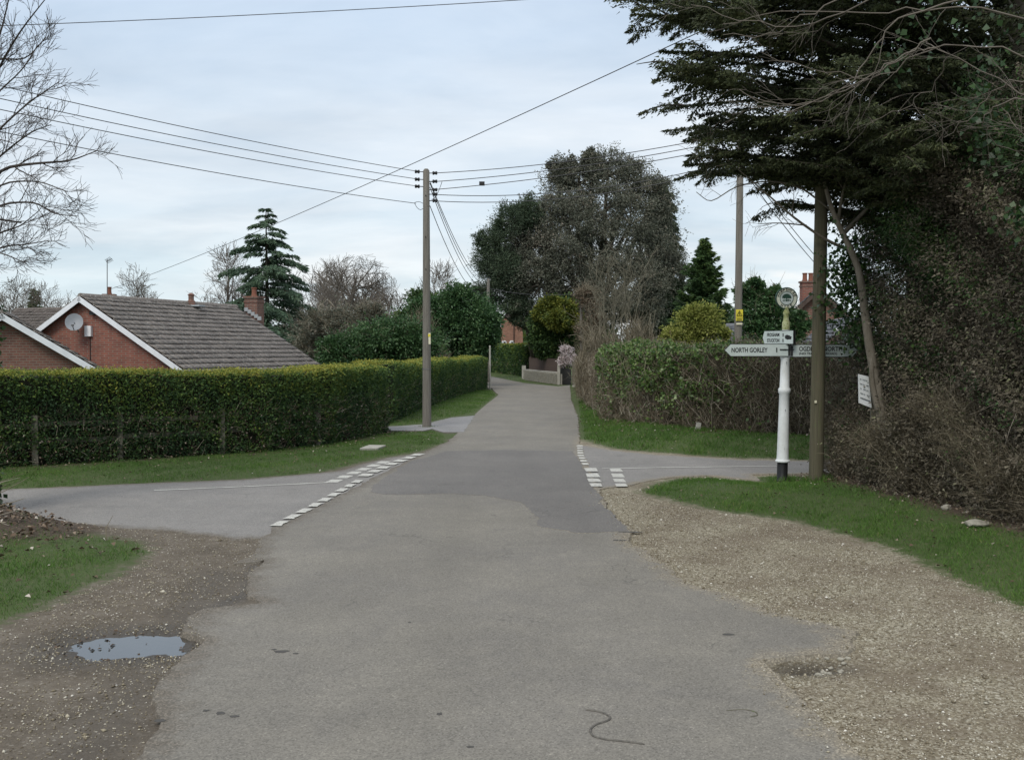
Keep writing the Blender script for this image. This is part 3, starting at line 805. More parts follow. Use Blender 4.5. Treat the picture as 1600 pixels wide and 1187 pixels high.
# fist-sized stones spilling into the pothole, one by one
for k in range(16):
    px_, py_ = rng.uniform(1268, 1335), rng.uniform(1026, 1052)
    g_ = np.array([G(px_, py_)])
    s_ = rng.uniform(.018, .042)
    bm = bmesh.new(); bmesh.ops.create_icosphere(bm, subdivisions=2, radius=1)
    for v in bm.verts:
        q_ = 1 + .28 * mnoise.noise(v.co * 1.7 + Vector((k * 3.1, 0, 0)))
        v.co = Vector((v.co.x * q_ * s_ * .62, v.co.y * q_ * s_ * .5, v.co.z * q_ * s_ * .36))
    m_ = bpy.data.meshes.new('stone'); bm.to_mesh(m_); bm.free()
    m_.polygons.foreach_set('use_smooth', np.ones(len(m_.polygons), dtype=bool))
    o = link('stone', m_, M['stone']); o.location = (g_[0][0], g_[0][1], float(terrain(g_[:, 0], g_[:, 1])[0]) + s_ * .2); o.rotation_euler = (0, 0, k * 1.3)
    tag(o, 'pale flint stone lying among others in the roadside pothole', 'stone', 'stones spilled into the pothole')

def grass(name, rng_, poly, n, hmin, hmax, label, sparse=0.0, excl=()):
    XY_ = inpoly(rng_, poly, n)
    s = sdist(XY_[:, 0], XY_[:, 1], poly)
    dens = sstep(-.12, .28, s + .18 * wob(XY_[:, 0], XY_[:, 1], 2.3, 1.0)) * (1 - sparse * sstep(.0, .5, wob(XY_[:, 0], XY_[:, 1], 1.4, 4.0)))
    for ex in excl: dens = dens * ex(XY_[:, 0], XY_[:, 1])
    k = rng_.random(len(XY_)) < dens
    XY_ = XY_[k]; n = len(XY_)
    z = terrain(XY_[:, 0], XY_[:, 1])
    p = np.stack([XY_[:, 0], XY_[:, 1], z - .005], -1)
    h = rng_.uniform(hmin, hmax, n) * (1 + .5 * np.clip(wob(XY_[:, 0], XY_[:, 1], 1.7, 2.2), -.6, 1))
    D = np.stack([rng_.normal(size=n) * .55, rng_.normal(size=n) * .55, np.ones(n)], -1)
    ti = np.clip(.45 + .22 * wob(XY_[:, 0], XY_[:, 1], .8, .3) + rng_.normal(size=n) * .2, 0, 1)
    o = needles(name, rng_, p, D, h, M['grass'], None, .13, ti)
    return tag(o, label, 'grass', kind='stuff')
rng = np.random.default_rng(21)
nolit = lambda x, y: 1 - .96 * np.exp(-(((x + 6.4) / 1.75) ** 2 + ((y - 11.5) / 1.55) ** 2) ** 2)
grass('grass', rng, VERGE['right'], 190000, .02, .06, 'short bright grass on the verge round the fingerpost', .42, [lambda x, y: sstep(.15, 1.3, pdist(x, y, [(5.25, 16.6), (5.9, 11.8), (6.6, 8.0), (7.4, 4)], False))])
grass('grass', rng, VERGE['left'], 150000, .02, .06, 'grass strip below the long clipped hedge', .35)
grass('grass', rng, VERGE['hedge'], 36000, .04, .09, 'grass strip beside the far lane hedge', .15)
grass('grass', rng, VERGE['bank'], 110000, .04, .10, 'rough grass bank under the twiggy hedge', .45)
grass('grass', rng, VERGE['near'], 120000, .018, .055, 'grass patch below the brush heap', .45, [nolit])
grass('grass', rng, VERGE['far'], 9000, .05, .12, 'grass edge under the far dark hedge', .2)

def litter(rng_, poly, n, smin, smax, label, w_=None):
    XY_ = inpoly(rng_, poly, n)
    if w_ is not None: XY_ = XY_[rng_.random(len(XY_)) < w_(XY_[:, 0], XY_[:, 1])]
    n = len(XY_); z = terrain(XY_[:, 0], XY_[:, 1])
    p = np.stack([XY_[:, 0], XY_[:, 1], z + rng_.uniform(.008, .05, n)], -1)
    D = np.stack([rng_.normal(size=n), rng_.normal(size=n), rng_.normal(size=n) * .3], -1)
    return tag(leaves('leaf_litter', rng_, p, D, rng_.uniform(smin, smax, n), M['litter'], None, .65, None, .3, np.array((0, 0, 1.0))), label, 'leaf litter', kind='stuff')
litter(rng, VERGE['near'], 7000, .03, .08, 'dead brown leaves over the brush heap', lambda x, y: np.exp(-(((x + 6.3) / 1.8) ** 2 + ((y - 11.3) / 1.7) ** 2) ** 2) + .05)
litter(rng, VERGE['left'], 2600, .025, .06, 'pale dead leaves strewn below the long clipped hedge', lambda x, y: .25 + .6 * (pdist(x, y, [(-14, 15.9), (-9.3, 17.3), (-7.1, 18.9), (-4.84, 20.4), (-3.5, 23), (-3.1, 26.2)], False) < .7))
litter(rng, VERGE['right'], 4200, .025, .06, 'dead leaves and petals on the fingerpost verge', lambda x, y: .10 + .9 * (1 - sstep(.3, 1.3, pdist(x, y, [(5.25, 16.6), (5.9, 11.8), (6.6, 8.0), (7.4, 4)], False))))
litter(rng, VERGE['bank'], 3000, .03, .07, 'dead leaves along the foot of the twiggy hedge', lambda x, y: .25 + .5 * (pdist(x, y, [(2.4, 29.6), (3.1, 25.1), (4.17, 23.1), (5.45, 21.9), (7, 21.2), (12, 20)], False) < .8))
# sodden leaves and crumbs along the water's edge
n = 90
a_ = rng.uniform(0, 2 * PI, n); rr_ = np.where(rng.random(n) < .22, rng.uniform(.3, 1.0, n), rng.normal(1.15, .10, n)); sel = (np.sin(a_) < .35) | (rng.random(n) < .4)
p = np.stack([PUD[0] + PUD[2] * rr_ * np.cos(a_), PUD[1] + PUD[3] * rr_ * np.sin(a_)], -1)[sel]; n = len(p)
z = np.maximum(terrain(p[:, 0], p[:, 1]), -.026) + .004
tag(leaves('leaf_litter', rng, np.stack([p[:, 0], p[:, 1], z], -1), np.stack([rng.normal(size=n), rng.normal(size=n), rng.normal(size=n) * .15], -1), rng.uniform(.012, .045, n), M['litter'], None, .6, rng.random(n) * .4, .3, np.array((0, 0, 1.0))), 'sodden dark leaves round the puddle', 'leaf litter', kind='stuff')
# sticks on the heap
n = 420
p = np.stack([rng.normal(-6.9, .75, n), rng.normal(10.7, .8, n)], -1)
k_ = sdist(p[:, 0], p[:, 1], left_poly) < -.3; p = p[k_]; n = len(p)
z = terrain(p[:, 0], p[:, 1])
me = sticks_mesh('brushwood', rng, np.stack([p[:, 0], p[:, 1], z - .02], -1), np.stack([rng.normal(size=n), rng.normal(size=n), rng.random(n) * .9], -1), rng.uniform(.2, .75, n), rng.uniform(.003, .008, n), .35)
tag(link('brushwood', me, M['twig']), 'tangled dry sticks on the heap at the left corner', 'brushwood', kind='stuff')

#%%HEDGES
# ------------------------------------------------------------------ hedges
class Path:
    def __init__(s, pts):
        s.p = np.array(pts, float); d = np.diff(s.p, axis=0); s.l = np.linalg.norm(d, axis=1); s.c = np.concatenate([[0], np.cumsum(s.l)]); s.L = s.c[-1]
        t = unit(d); tv = np.concatenate([t[:1], unit(t[1:] + t[:-1]), t[-1:]]); s.t = tv
    def at(s, q_):
        x = np.interp(q_, s.c, s.p[:, 0]); y = np.interp(q_, s.c, s.p[:, 1])
        t = unit(np.stack([np.interp(q_, s.c, s.t[:, 0]), np.interp(q_, s.c, s.t[:, 1])], -1))
        return np.stack([x, y], -1), np.stack([t[..., 1], -t[..., 0]], -1), t     # point, right normal, tangent
def nz(Pn, f, s=0.0):
    """cheap 3-D wobble, about -1..1"""
    x, y, z = Pn[..., 0] * f, Pn[..., 1] * f, Pn[..., 2] * f
    return (np.sin(1.9 * x + 1.1 * z + s) * np.cos(1.7 * y - .8 * z + s * 2) + .7 * np.sin(3.7 * z + 2.9 * x - 1.3 * y + s) + .5 * np.cos(5.9 * x + 5.1 * y + 4.3 * z + 3 * s)) / 1.7
def hedge_points(rng_, path, hgt, th_, n, amp, gauss, wf=1.0, wt=1.0, wb=.25, we=.6, zb=0.0, seed=0.0, batter=.0):
    """points near the faces of a hedge whose front is right of the path; returns points, normals, height fraction"""
    H = hgt if callable(hgt) else (lambda s: np.full(np.shape(s), hgt))
    Hm = float(np.mean(H(np.linspace(0, path.L, 50))))
    ws = np.array([wf * path.L * Hm, wt * path.L * th_, wb * path.L * Hm, we * th_ * Hm, we * th_ * Hm]); ws = ws / ws.sum()
    face = rng_.choice(5, n, p=ws)
    s = rng_.uniform(0, path.L, n); a = rng_.random(n); h = rng_.random(n)
    s = np.where(face == 3, 0.0, np.where(face == 4, path.L, s))
    pt, nr, tg = path.at(s)
    hh = H(s)
    off = np.where(face == 0, 0.0, np.where(face == 2, th_, a * th_))
    z = np.where(face == 1, hh, h * hh)
    nrm = np.zeros((n, 3))
    nrm[:, :2] = np.where((face == 0)[:, None], nr, np.where((face == 2)[:, None], -nr, np.where((face == 3)[:, None], -tg, tg)))
    nrm[face == 1] = (0, 0, 1)
    off = off + batter * (z / hh) * (face == 0)
    xy = pt - nr * off[:, None]
    Pn = np.stack([xy[:, 0], xy[:, 1], z], -1)
    # soft top edges
    d = amp * nz(Pn, 1.6, seed) + amp * .6 * nz(Pn, 4.5, seed + 1) + rng_.normal(size=n) * gauss
    Pn = Pn + nrm * d[:, None]
    edge_ = np.minimum(np.abs(off), np.abs(th_ - off))
    Pn[:, 2] -= np.where((face == 1) & (edge_ < .10), (.10 - edge_) * .35, 0)
    Pn[:, 2] += terrain(Pn[:, 0], Pn[:, 1]) * (1 - z / hh) + zb
    return Pn, nrm, z / hh, s, face
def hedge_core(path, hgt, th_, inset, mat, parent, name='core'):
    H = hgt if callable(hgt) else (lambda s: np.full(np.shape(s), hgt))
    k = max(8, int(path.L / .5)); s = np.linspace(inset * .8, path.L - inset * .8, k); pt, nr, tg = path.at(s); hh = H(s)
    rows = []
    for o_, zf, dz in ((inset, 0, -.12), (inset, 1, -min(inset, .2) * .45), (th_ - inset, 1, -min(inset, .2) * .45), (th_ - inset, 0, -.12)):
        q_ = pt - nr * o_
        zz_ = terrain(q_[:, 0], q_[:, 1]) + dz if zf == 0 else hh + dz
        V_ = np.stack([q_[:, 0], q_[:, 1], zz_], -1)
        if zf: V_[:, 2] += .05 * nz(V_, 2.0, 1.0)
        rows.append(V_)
    mb = MB(); V = np.concatenate(rows); F_ = []
    for r_ in range(4):
        r2 = (r_ + 1) % 4
        for i in range(k - 1): F_.append((r_ * k + i, r_ * k + i + 1, r2 * k + i + 1, r2 * k + i))
    F_.append((0, k, 2 * k, 3 * k)); F_.append((k - 1, 4 * k - 1, 3 * k - 1, 2 * k - 1))
    mb.add(V, F_)
    return mb.build(name, mat, parent)
def clipped_hedge(label, pts, hgt, th_, n, size, seed, dry=.06, amp=.022):
    """path runs so that the visible face is on its right"""
    rng_ = np.random.default_rng(seed); path = Path(pts)
    t = thing('hedge', label, 'hedge', (pts[len(pts) // 2][0], pts[len(pts) // 2][1], 0))
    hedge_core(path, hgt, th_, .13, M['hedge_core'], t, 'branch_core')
    Pn, nr, hf, s, face = hedge_points(rng_, path, hgt, th_, n, amp, .03, seed=seed)
    # thin and ragged near the ground, small holes
    hole = (nz(Pn, 2.6, seed + 5) > .62 + .5 * hf) | (rng_.random(n) > .35 + 2.2 * hf + .4)
    k = ~hole; Pn, nr, hf, face = Pn[k], nr[k], hf[k], face[k]; n = len(Pn)
    D = nr * (.45 - .3 * (face == 1))[:, None] + rng_.normal(size=(n, 3)) * .6 * np.where((face == 1)[:, None], np.array((1, 1, .3)), 1.0) + np.array((0, 0, .15)) * (face != 1)[:, None]
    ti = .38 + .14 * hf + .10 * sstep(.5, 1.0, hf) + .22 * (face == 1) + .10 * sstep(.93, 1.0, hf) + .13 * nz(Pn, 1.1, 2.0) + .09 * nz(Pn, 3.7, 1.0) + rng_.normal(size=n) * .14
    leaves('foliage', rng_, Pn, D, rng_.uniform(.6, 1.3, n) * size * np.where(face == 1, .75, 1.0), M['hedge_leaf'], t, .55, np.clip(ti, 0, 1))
    m = int(n * dry)
    Pd, nd, hd, sd_, fd = hedge_points(rng_, path, lambda q_: np.full(np.shape(q_), .55 * (hgt if not callable(hgt) else 1.7)), th_, m, amp, .03, wt=0, seed=seed)
    Dd = nd * .3 + rng_.normal(size=(m, 3))
    leaves('dry_leaves', rng_, Pd, Dd, rng_.uniform(.5, 1.1, m) * size, M['hedge_dry'], t, .6)
    m = int(n * .028)
    Pd, nd, hd, sd_, fd = hedge_points(rng_, path, lambda q_: np.full(np.shape(q_), .6 * (hgt if not callable(hgt) else 1.7)), th_, m, amp, .06, wt=0, seed=seed)
    me_ = sticks_mesh('twigs', rng_, Pd - nd * .1, nd * .5 + rng_.normal(size=(m, 3)) * .4 + np.array((0, 0, .6)), rng_.uniform(.12, .35, m), rng_.uniform(.003, .006, m), .3)
    tag(link('twigs', me_, M['twig'], t), kind='stuff')
    return t
H1 = [(-16.0, 15.0), (-9.3, 17.3), (-7.1, 18.9), (-4.84, 20.4), (-3.9, 22.0), (-3.38, 24.2), (-3.2, 26.2)]
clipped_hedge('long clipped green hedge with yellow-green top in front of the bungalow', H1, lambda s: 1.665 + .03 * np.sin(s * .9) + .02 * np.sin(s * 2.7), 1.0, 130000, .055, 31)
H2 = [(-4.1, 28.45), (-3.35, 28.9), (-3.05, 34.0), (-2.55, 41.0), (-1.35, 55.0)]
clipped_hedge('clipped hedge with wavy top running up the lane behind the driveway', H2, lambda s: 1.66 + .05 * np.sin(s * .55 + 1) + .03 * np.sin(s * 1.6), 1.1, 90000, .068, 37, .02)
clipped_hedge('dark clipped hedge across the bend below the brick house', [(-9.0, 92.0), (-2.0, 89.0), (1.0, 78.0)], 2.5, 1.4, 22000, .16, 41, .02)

def scrub_hedge(label, pts, hgt, th_, ntw, nlf, seed, ivy_fn=None, nivy=0, zb=0, pale=.25, name='hedge'):
    rng_ = np.random.default_rng(seed); path = Path(pts)
    t = thing(name, label, 'hedge', (pts[len(pts) // 2][0], pts[len(pts) // 2][1], 0))
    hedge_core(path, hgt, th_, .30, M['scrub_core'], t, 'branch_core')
    Pn, nr, hf, s, face = hedge_points(rng_, path, hgt, th_, ntw, .08, .10, seed=seed)
    tp = (face == 1) | (hf > .9)
    D = nr * .35 + rng_.normal(size=(ntw, 3)) * .55 + np.array((0, 0, .75)) * np.where(tp, .25, 1.0)[:, None]
    Ls = rng_.uniform(.12, .45, ntw) * np.where(tp, .5, 1.0)
    me_ = sticks_mesh('twigs', rng_, Pn - unit(D) * Ls[:, None] * .6, D, Ls, rng_.uniform(.0022, .006, ntw) * 1.1, .35, rng_.random(ntw) ** 1.3)
    tag(link('twigs', me_, M['twig'], t), kind='stuff')
    # a few stout stems showing through
    m = int(path.L * 5)
    s2 = rng_.uniform(0, path.L, m); pt, n2, tg = path.at(s2); q_ = pt - n2 * rng_.uniform(-.02, .2, m)[:, None]
    z_ = terrain(q_[:, 0], q_[:, 1])
    D2 = np.concatenate([tg * rng_.normal(size=(m, 1)) * .5 + n2 * rng_.normal(size=(m, 1)) * .12, np.ones((m, 1))], 1)
    me_ = sticks_mesh('stems', rng_, np.stack([q_[:, 0], q_[:, 1], z_ - .05], -1), D2, rng_.uniform(.5, 1.5, m), rng_.uniform(.008, .02, m), .25)
    tag(link('stems', me_, M['twig_pale'], t), kind='stuff')
    Pn, nr, hf, s, face = hedge_points(rng_, path, hgt, th_, nlf, .12, .10, seed=seed)
    leaves('dead_leaves', rng_, Pn, nr * .2 + rng_.normal(size=(nlf, 3)), rng_.uniform(.025, .055, nlf), M['litter'], t, .6, rng_.random(nlf) ** 1.6 * .8)
    if nivy:
        Pn, nr, hf, s, face = hedge_points(rng_, path, hgt, th_, nivy * 4, .12, .05, seed=seed)
        k = rng_.random(len(Pn)) < ivy_fn(s / path.L, hf, Pn)
        Pn, nr, face = Pn[k], nr[k], face[k]
        leaves('ivy', rng_, Pn, nr * .5 + rng_.normal(size=(len(Pn), 3)) * .6 - np.array((0, 0, .3)), rng_.uniform(.05, .10, len(Pn)), M['ivy'], t, .8, np.clip(rng_.normal(.66, .22, len(Pn)), 0, 1))
    return t
H3 = [(3.4, 33.0), (2.75, 31.4), (2.72, 29.4), (3.2, 26.0), (4.25, 23.7), (5.5, 22.3), (7.0, 21.4), (13.0, 20.2)]
scrub_hedge('bare twiggy hedge with ivy at its left end behind the fingerpost', H3[::1], lambda s: 2.10 + .05 * np.sin(s * 1.3) + .04 * np.sin(s * 3.1), 1.1, 30000, 16000, 43,
            lambda u, h, Pn: np.clip(sstep(.62, .36, u) * sstep(.25, .85, h + .35 * nz(Pn, 1.4, 3)) * 1.2 + .03, 0, 1) * (nz(Pn, 2.1, 1) > -.6), 26000)
scrub_hedge('brown beech hedge further up the right side of the lane', [(3.75, 58.0), (3.0, 44.0), (2.72, 34.0)][::1], lambda s: 1.75 + .05 * np.sin(s), 1.1, 9000, 9000, 47)

#%%POSTS
# ------------------------------------------------------------------ poles and wires
def GT(px, py):
    z = 0.0
    for _ in range(5):
        g_ = G(px, py, z); z = float(terrain(np.array([g_[0]]), np.array([g_[1]]))[0])
    return np.array((g_[0], g_[1], z))
def zat(py, Y): return P(800, py, Y)[2]
def catenary(a, b, sag, k=18):
    t = np.linspace(0, 1, k)[:, None]; a = np.array(a, float); b = np.array(b, float)
    p = a + (b - a) * t; p[:, 2:] -= sag * 4 * t * (1 - t)
    return p
def wire(a, b, sag, r, label, group, name='overhead_wire'):
    p = catenary(a, b, sag); o_ = tuple(p[0])
    me_ = tubes_mesh(name, [(p, np.full(len(p), r), 5)])
    return tag(link(name, me_, M['wire'], None, o_), label, 'wire', group)

B1 = GT(667, 671)
t1 = thing('utility_pole', 'tall weathered wooden pole at the driveway, carrying wires on every side', 'pole', B1)
H1p = zat(264, B1[1]) - B1[2]
MB().lathe((B1[0], B1[1], B1[2] - .05), [(.122, 0), (.118, .6), (.108, 2.5), (.095, 5), (.086, H1p), (.05, H1p + .05)], 18).build('shaft', M['pole'], t1, smooth=True)
def bobbin(c, ax, parent):
    mb = MB(); a = np.array(c, float); ax = np.array(ax, float)
    mb.tube([a, a + ax * .13], .012, 6)
    mb.tube([a + ax * .10, a + ax * .13, a + ax * .16, a + ax * .19, a + ax * .22], [.045, .05, .03, .05, .042], 10)
    return mb.build('insulator', M['black'], parent, smooth=True)
zt = lambda py: zat(py, B1[1])
rt = lambda py, px=674: np.array((P(px, py, B1[1])[0], B1[1] - .02, zt(py)))
for py in (271, 284, 297, 304, 314): bobbin((B1[0] + .075, B1[1] - .03, zt(py)), (1, -.1, 0), t1)
for py in (269, 281, 292): bobbin((B1[0] - .075, B1[1] - .03, zt(py)), (-1, -.25, 0), t1)
for a, b, c_ in ((rt(283, 691), rt(312, 674), .12), (rt(318, 648), rt(325, 662), .10), (rt(317, 648), rt(319, 662), -.04)): MB().tube(catenary(a, b, c_), .007, 5).build('jumper_cable', M['black'], t1)
MB().lathe((B1[0], B1[1], zt(577)), [(.118, 0), (.118, .025)], 16).build('steel_band', M['metal'], t1)
MB().box((B1[0] + .075, B1[1] - .085, zt(529)), (.075, .012, .30)).build('sign_plate', M['cream'], t1)
MB().box((B1[0] + .075, B1[1] - .093, zt(524)), (.062, .006, .075)).build('sign_plate', M['yellow'], t1)
for py in (306, 371, 421): MB().tube([(B1[0] - .01, B1[1] - .092, zt(py)), (B1[0] - .01, B1[1] - .115, zt(py))], .016, 8).build('bolt', M['black'], t1)

YL, XL = 16.0, -11.0
yl = lambda px, py: P(px, py, YL)
g1 = 'wires running left from the driveway pole'
for py, pl_, lab in ((269, 56, 'topmost of the wires running left from the driveway pole'), (281, 80, 'second from top of the wires running left from the driveway pole'), (292, 100, 'third from top of the wires running left from the driveway pole'), (318, 138, 'lowest of the wires running left from the driveway pole, well below the rest')):
    wire(rt(py, 658 if py < 300 else 650), yl(-320, pl_), .14, .0085, lab, g1)
X3 = 26.0
B3 = np.array((P(1152, 560, X3)[0], X3, 0.0))
g2 = 'wires between the driveway pole and the pole behind the hedge'
rw = []
for py, p3, lab, sg in ((271, 209, 'topmost wire from the driveway pole towards the pole behind the hedge', .16), (284.5, 218, 'second wire down from the driveway pole towards the pole behind the hedge', .14), (297, 228, 'third wire down towards the pole behind the hedge, with a small black splice box', .12), (304, 252, 'fourth wire down towards the pole behind the hedge, slack', .32), (314, 259, 'lowest slack wire towards the pole behind the hedge', .34)):
    wr = wire(rt(py), (B3[0] - .1, X3 - .05, zat(p3, X3)), sg, .0105, lab, g2)
    if py == 297:
        c_ = P(753, 287, 26.9)
        MB().box(c_, (.14, .08, .10)).build('splice_box', M['black'], wr)
Y4 = 65.0
B4 = np.array((P(763, 500, Y4)[0], Y4, 0))
g3 = 'wires dropping up the lane from the driveway pole'
for k, (py, e, lab) in enumerate(((284, 437, 'uppermost of the wires sagging up the lane to the far pole'), (287, 441, 'second of the wires sagging up the lane to the far pole'), (293, 446, 'third of the wires sagging up the lane to the far pole'), (322, 452, 'lowest of the wires sagging up the lane, fixed well below the others'))):
    wire(rt(py, 672), (B4[0] - .05, Y4, zat(e, Y4)), .75 + .1 * k, .011, lab, g3)

def pole(label, base, px_lean, top, r0, r1, mat):
    t = thing('utility_pole', label, 'pole', base)
    MB().lathe((base[0], base[1], base[2] - .08), [(r0, 0), (r0 * .97, .5), ((r0 + r1) / 2, (top - base[2]) / 2), (r1, top - base[2] + .05), (r1 * .6, top - base[2] + .10)], 18, (px_lean, 0)).build('shaft', mat, t, smooth=True)
    return t
B2 = GT(1275, 752)
t2 = pole('thick mossy wooden pole just right of the fingerpost', B2, .010, 7.85, .112, .085, M['pole_green'])
mb = MB(); mb.box((B2[0] - .05, B2[1] - .115, zat(627, B2[1])), (.03, .012, .04)); mb.build('tag_plate', M['cream'], t2)
t3 = pole('wooden pole with yellow warning plates rising behind the twiggy hedge', B3, .006, 7.9, .105, .08, M['pole'])
yf = X3 - .118
def tri_sign(zc, s):
    mb_ = MB(); x = B3[0] + .02
    for a, b in (((-s, -s * .8), (s, -s * .8)), ((s, -s * .8), (0, s)), ((0, s), (-s, -s * .8))):
        mb_.bar((x + a[0], yf - .012, zc + a[1]), (x + b[0], yf - .012, zc + b[1]), .006, .016, (0, 1, 0))
    mb_.bar((x + .01, yf - .012, zc + s * .45), (x - .02, yf - .012, zc - s * .05), .006, .016, (0, 1, 0))
    mb_.bar((x - .02, yf - .012, zc - s * .05), (x + .02, yf - .012, zc - s * .1), .006, .014, (0, 1, 0))
    mb_.bar((x + .02, yf - .012, zc - s * .1), (x - .01, yf - .012, zc - s * .62), .006, .016, (0, 1, 0))
    return mb_
pl1 = MB().box((B3[0] + .02, yf, zat(490, X3)), (.175, .012, .20)).build('warning_plate', M['yellow'], t3)
tri_sign(zat(490, X3), .07).build('warning_symbol', M['blackpaint'], pl1)
pl2 = MB().box((B3[0] + .02, yf, zat(499, X3)), (.175, .012, .075)).build('warning_plate', M['yellow'], t3)
mb = MB()
for k in (-1, 1): mb.box((B3[0] + .02, yf - .009, zat(499, X3) + k * .016), (.13, .006, .010))
mb.build('text_bar', M['blackpaint'], pl2)
MB().box((B3[0] + .02, yf, zat(506, X3)), (.15, .012, .045)).build('number_plate', M['cream'], t3)
for p3 in (209, 218, 228, 252, 259): bobbin((B3[0] - .07, X3 - .04, zat(p3, X3)), (-1, -.1, 0), t3)
t4 = pole('slim grey pole at the bend rising out of dark laurels', B4, 0, zat(436, Y4), .11, .09, M['pole'])
MB().box((B4[0], Y4, zat(437, Y4)), (.30, .14, .09)).build('pole_cap', M['metal'], t4)
Y5 = 58.0
B5 = np.array((P(909, 500, Y5)[0], Y5, 0))
t5 = pole('short pole beside the lane with a brown wig of climber at its top', B5, -.006, zat(458, Y5), .10, .08, M['pole'])
wire((B4[0], Y4, zat(450, Y4)), (B5[0], Y5, zat(458, Y5)), .25, .013, 'single wire crossing in front of the big evergreen between two far poles', None)
tip2 = (B2[0] + .07, B2[1], 7.8)
wire((P(172, 452, 52)), tip2, .25, .0095, 'long diagonal wire from the far chimney up to the mossy pole', None)
wire((P(-330, 51, 15.0)), (B2[0] + .05, B2[1], 7.72), .10, .006, 'single high wire crossing the top of the sky', None)
g4 = 'wires dropping right from the pole behind the hedge'
wire((B3[0] + .08, X3, zat(250, X3)), P(1345, 466, 44), .35, .012, 'upper of two wires dropping right towards the chimney house', g4)
wire((B3[0] + .08, X3, zat(262, X3)), P(1345, 478, 44), .35, .012, 'lower of two wires dropping right towards the chimney house', g4)

# ------------------------------------------------------------------ fingerpost
def text_me(body, size, width=None, height=None):
    cu = bpy.data.curves.new('lettering', 'FONT'); cu.body = body; cu.size = size; cu.align_x = 'LEFT'; cu.align_y = 'BOTTOM_BASELINE'; cu.extrude = .0012; cu.offset = .0018 * size / .09; cu.resolution_u = 3
    o = bpy.data.objects.new('lettering', cu); col().objects.link(o)
    dg = bpy.context.evaluated_depsgraph_get(); dg.update()
    m_ = bpy.data.meshes.new_from_object(o.evaluated_get(dg))
    bpy.data.objects.remove(o); bpy.data.curves.remove(cu)
    V = np.zeros(len(m_.vertices) * 3, np.float32); m_.vertices.foreach_get('co', V); V = V.reshape(-1, 3)
    V[:, 0] -= V[:, 0].min(); V[:, 1] -= V[:, 1].min()
    if width: V[:, 0] *= width / V[:, 0].max()
    if height: V[:, 1] *= height / V[:, 1].max()
    F_ = [tuple(p.vertices) for p in m_.polygons]
    bpy.data.meshes.remove(m_)
    return V, F_
def text_on(mb, body, org, right, up, width=None, height=None, size=.09):
    V, F_ = text_me(body, size, width, height)
    right = np.array(right, float); up = np.array(up, float); n_ = np.cross(right, up)
    W = np.array(org, float) + V[:, :1] * right + V[:, 1:2] * up + V[:, 2:] * n_
    mb.add(W, F_); return mb
FB = GT(1222, 752)
YF = FB[1]; u_ = YF / 1600.0
zf = lambda py: zat(py, YF)
LEAN = 5 * u_ / (zf(465) - FB[2])
xf = lambda py: FB[0] + LEAN * (zf(py) - FB[2])
fp = thing('fingerpost', 'old white cast fingerpost with black foot, three arms and a round finial', 'signpost', FB)
def prof(lst): return [(r * u_, zf(py) - FB[2]) for r, py in lst]
ln = (LEAN, 0)
MB().lathe(FB, [(.11, -.03), (.11, .02), (.092, .03)] + prof([(8.3, 748), (8.1, 722)]), 24, ln).build('foot', M['blackpaint'], fp, smooth=True)
MB().lathe(FB, prof([(8.5, 722), (11.2, 721), (11.4, 719), (9.6, 717.5), (9.2, 714), (8.9, 700), (8.0, 640), (7.7, 615), (9.3, 613), (9.6, 610), (9.2, 607), (7.4, 605), (7.0, 580), (6.6, 562), (7.4, 560), (7.5, 557), (6.2, 556), (6.1, 536), (6.1, 515)]), 24, ln).build('shaft', M['white'], fp, smooth=True)
MB().lathe(FB, prof([(6.0, 515), (6.1, 514), (6.0, 504), (5.2, 502.5), (4.4, 499), (3.9, 494), (4.6, 491.5), (5.3, 489.5), (5.0, 487.5), (3.8, 486), (3.6, 483), (4.2, 480)]), 20, ln).build('neck', M['lichen'], fp, smooth=True)
for py in (566, 640, 700): MB().tube([(xf(py), YF - .075, zf(py)), (xf(py), YF - .095, zf(py))], .008, 6).build('screw', M['blackpaint'], fp)
def finger(org, dirx, x0, x1, z0, z1, tipw, parent, thick=.022):
    """arm from x0 to the pointed end x1 measured along dirx from org"""
    d = np.array(dirx, float); n_ = np.array((d[1], -d[0], 0)); n_ = n_ if n_[1] < 0 else -n_
    sg = 1 if x1 > x0 else -1
    zm = (z0 + z1) / 2; tw = tipw * sg
    def outl(e, yo):
        pts = [(x0 - e * sg, z0 - e), (x1 - tw, z0 - e), (x1 + e * 1.3 * sg, zm), (x1 - tw, z1 + e), (x0 - e * sg, z1 + e)]
        return [np.array(org) + d * a + n_ * yo + np.array((0, 0, b)) for a, b in pts]
    a = MB().prism(outl(.011, -thick / 2), n_ * thick).build('arm', M['blackpaint'], parent)
    MB().prism(outl(0, thick / 2 - .001), n_ * .006).build('face_plate', M['arm'], a)
    return a, n_
o_ = np.array((0, YF - .075, 0))
X = lambda px: P(px, 548, YF)[0]
arm1, nn = finger(o_, (1, 0, 0), X(1229), X(1131), zf(556), zf(538), 9 * u_, fp)
ty = YF - .075 - .011 - .0055 - .0015
mb = MB(); text_on(mb, 'NORTH GORLEY', (X(1141), ty, zf(550.5)), (1, 0, 0), (0, 0, 1), 56 * u_, 7.4 * u_); mb.build('lettering', M['blackpaint'], arm1); mb = MB(); text_on(mb, '1', (X(1210.5), ty, zf(550.5)), (1, 0, 0), (0, 0, 1), 1.6 * u_, 7.4 * u_)
mb.build('lettering', M['blackpaint'], arm1)
arm2, nn = finger(o_, (1, 0, 0), X(1233), X(1337), zf(557), zf(539), 8 * u_, fp)
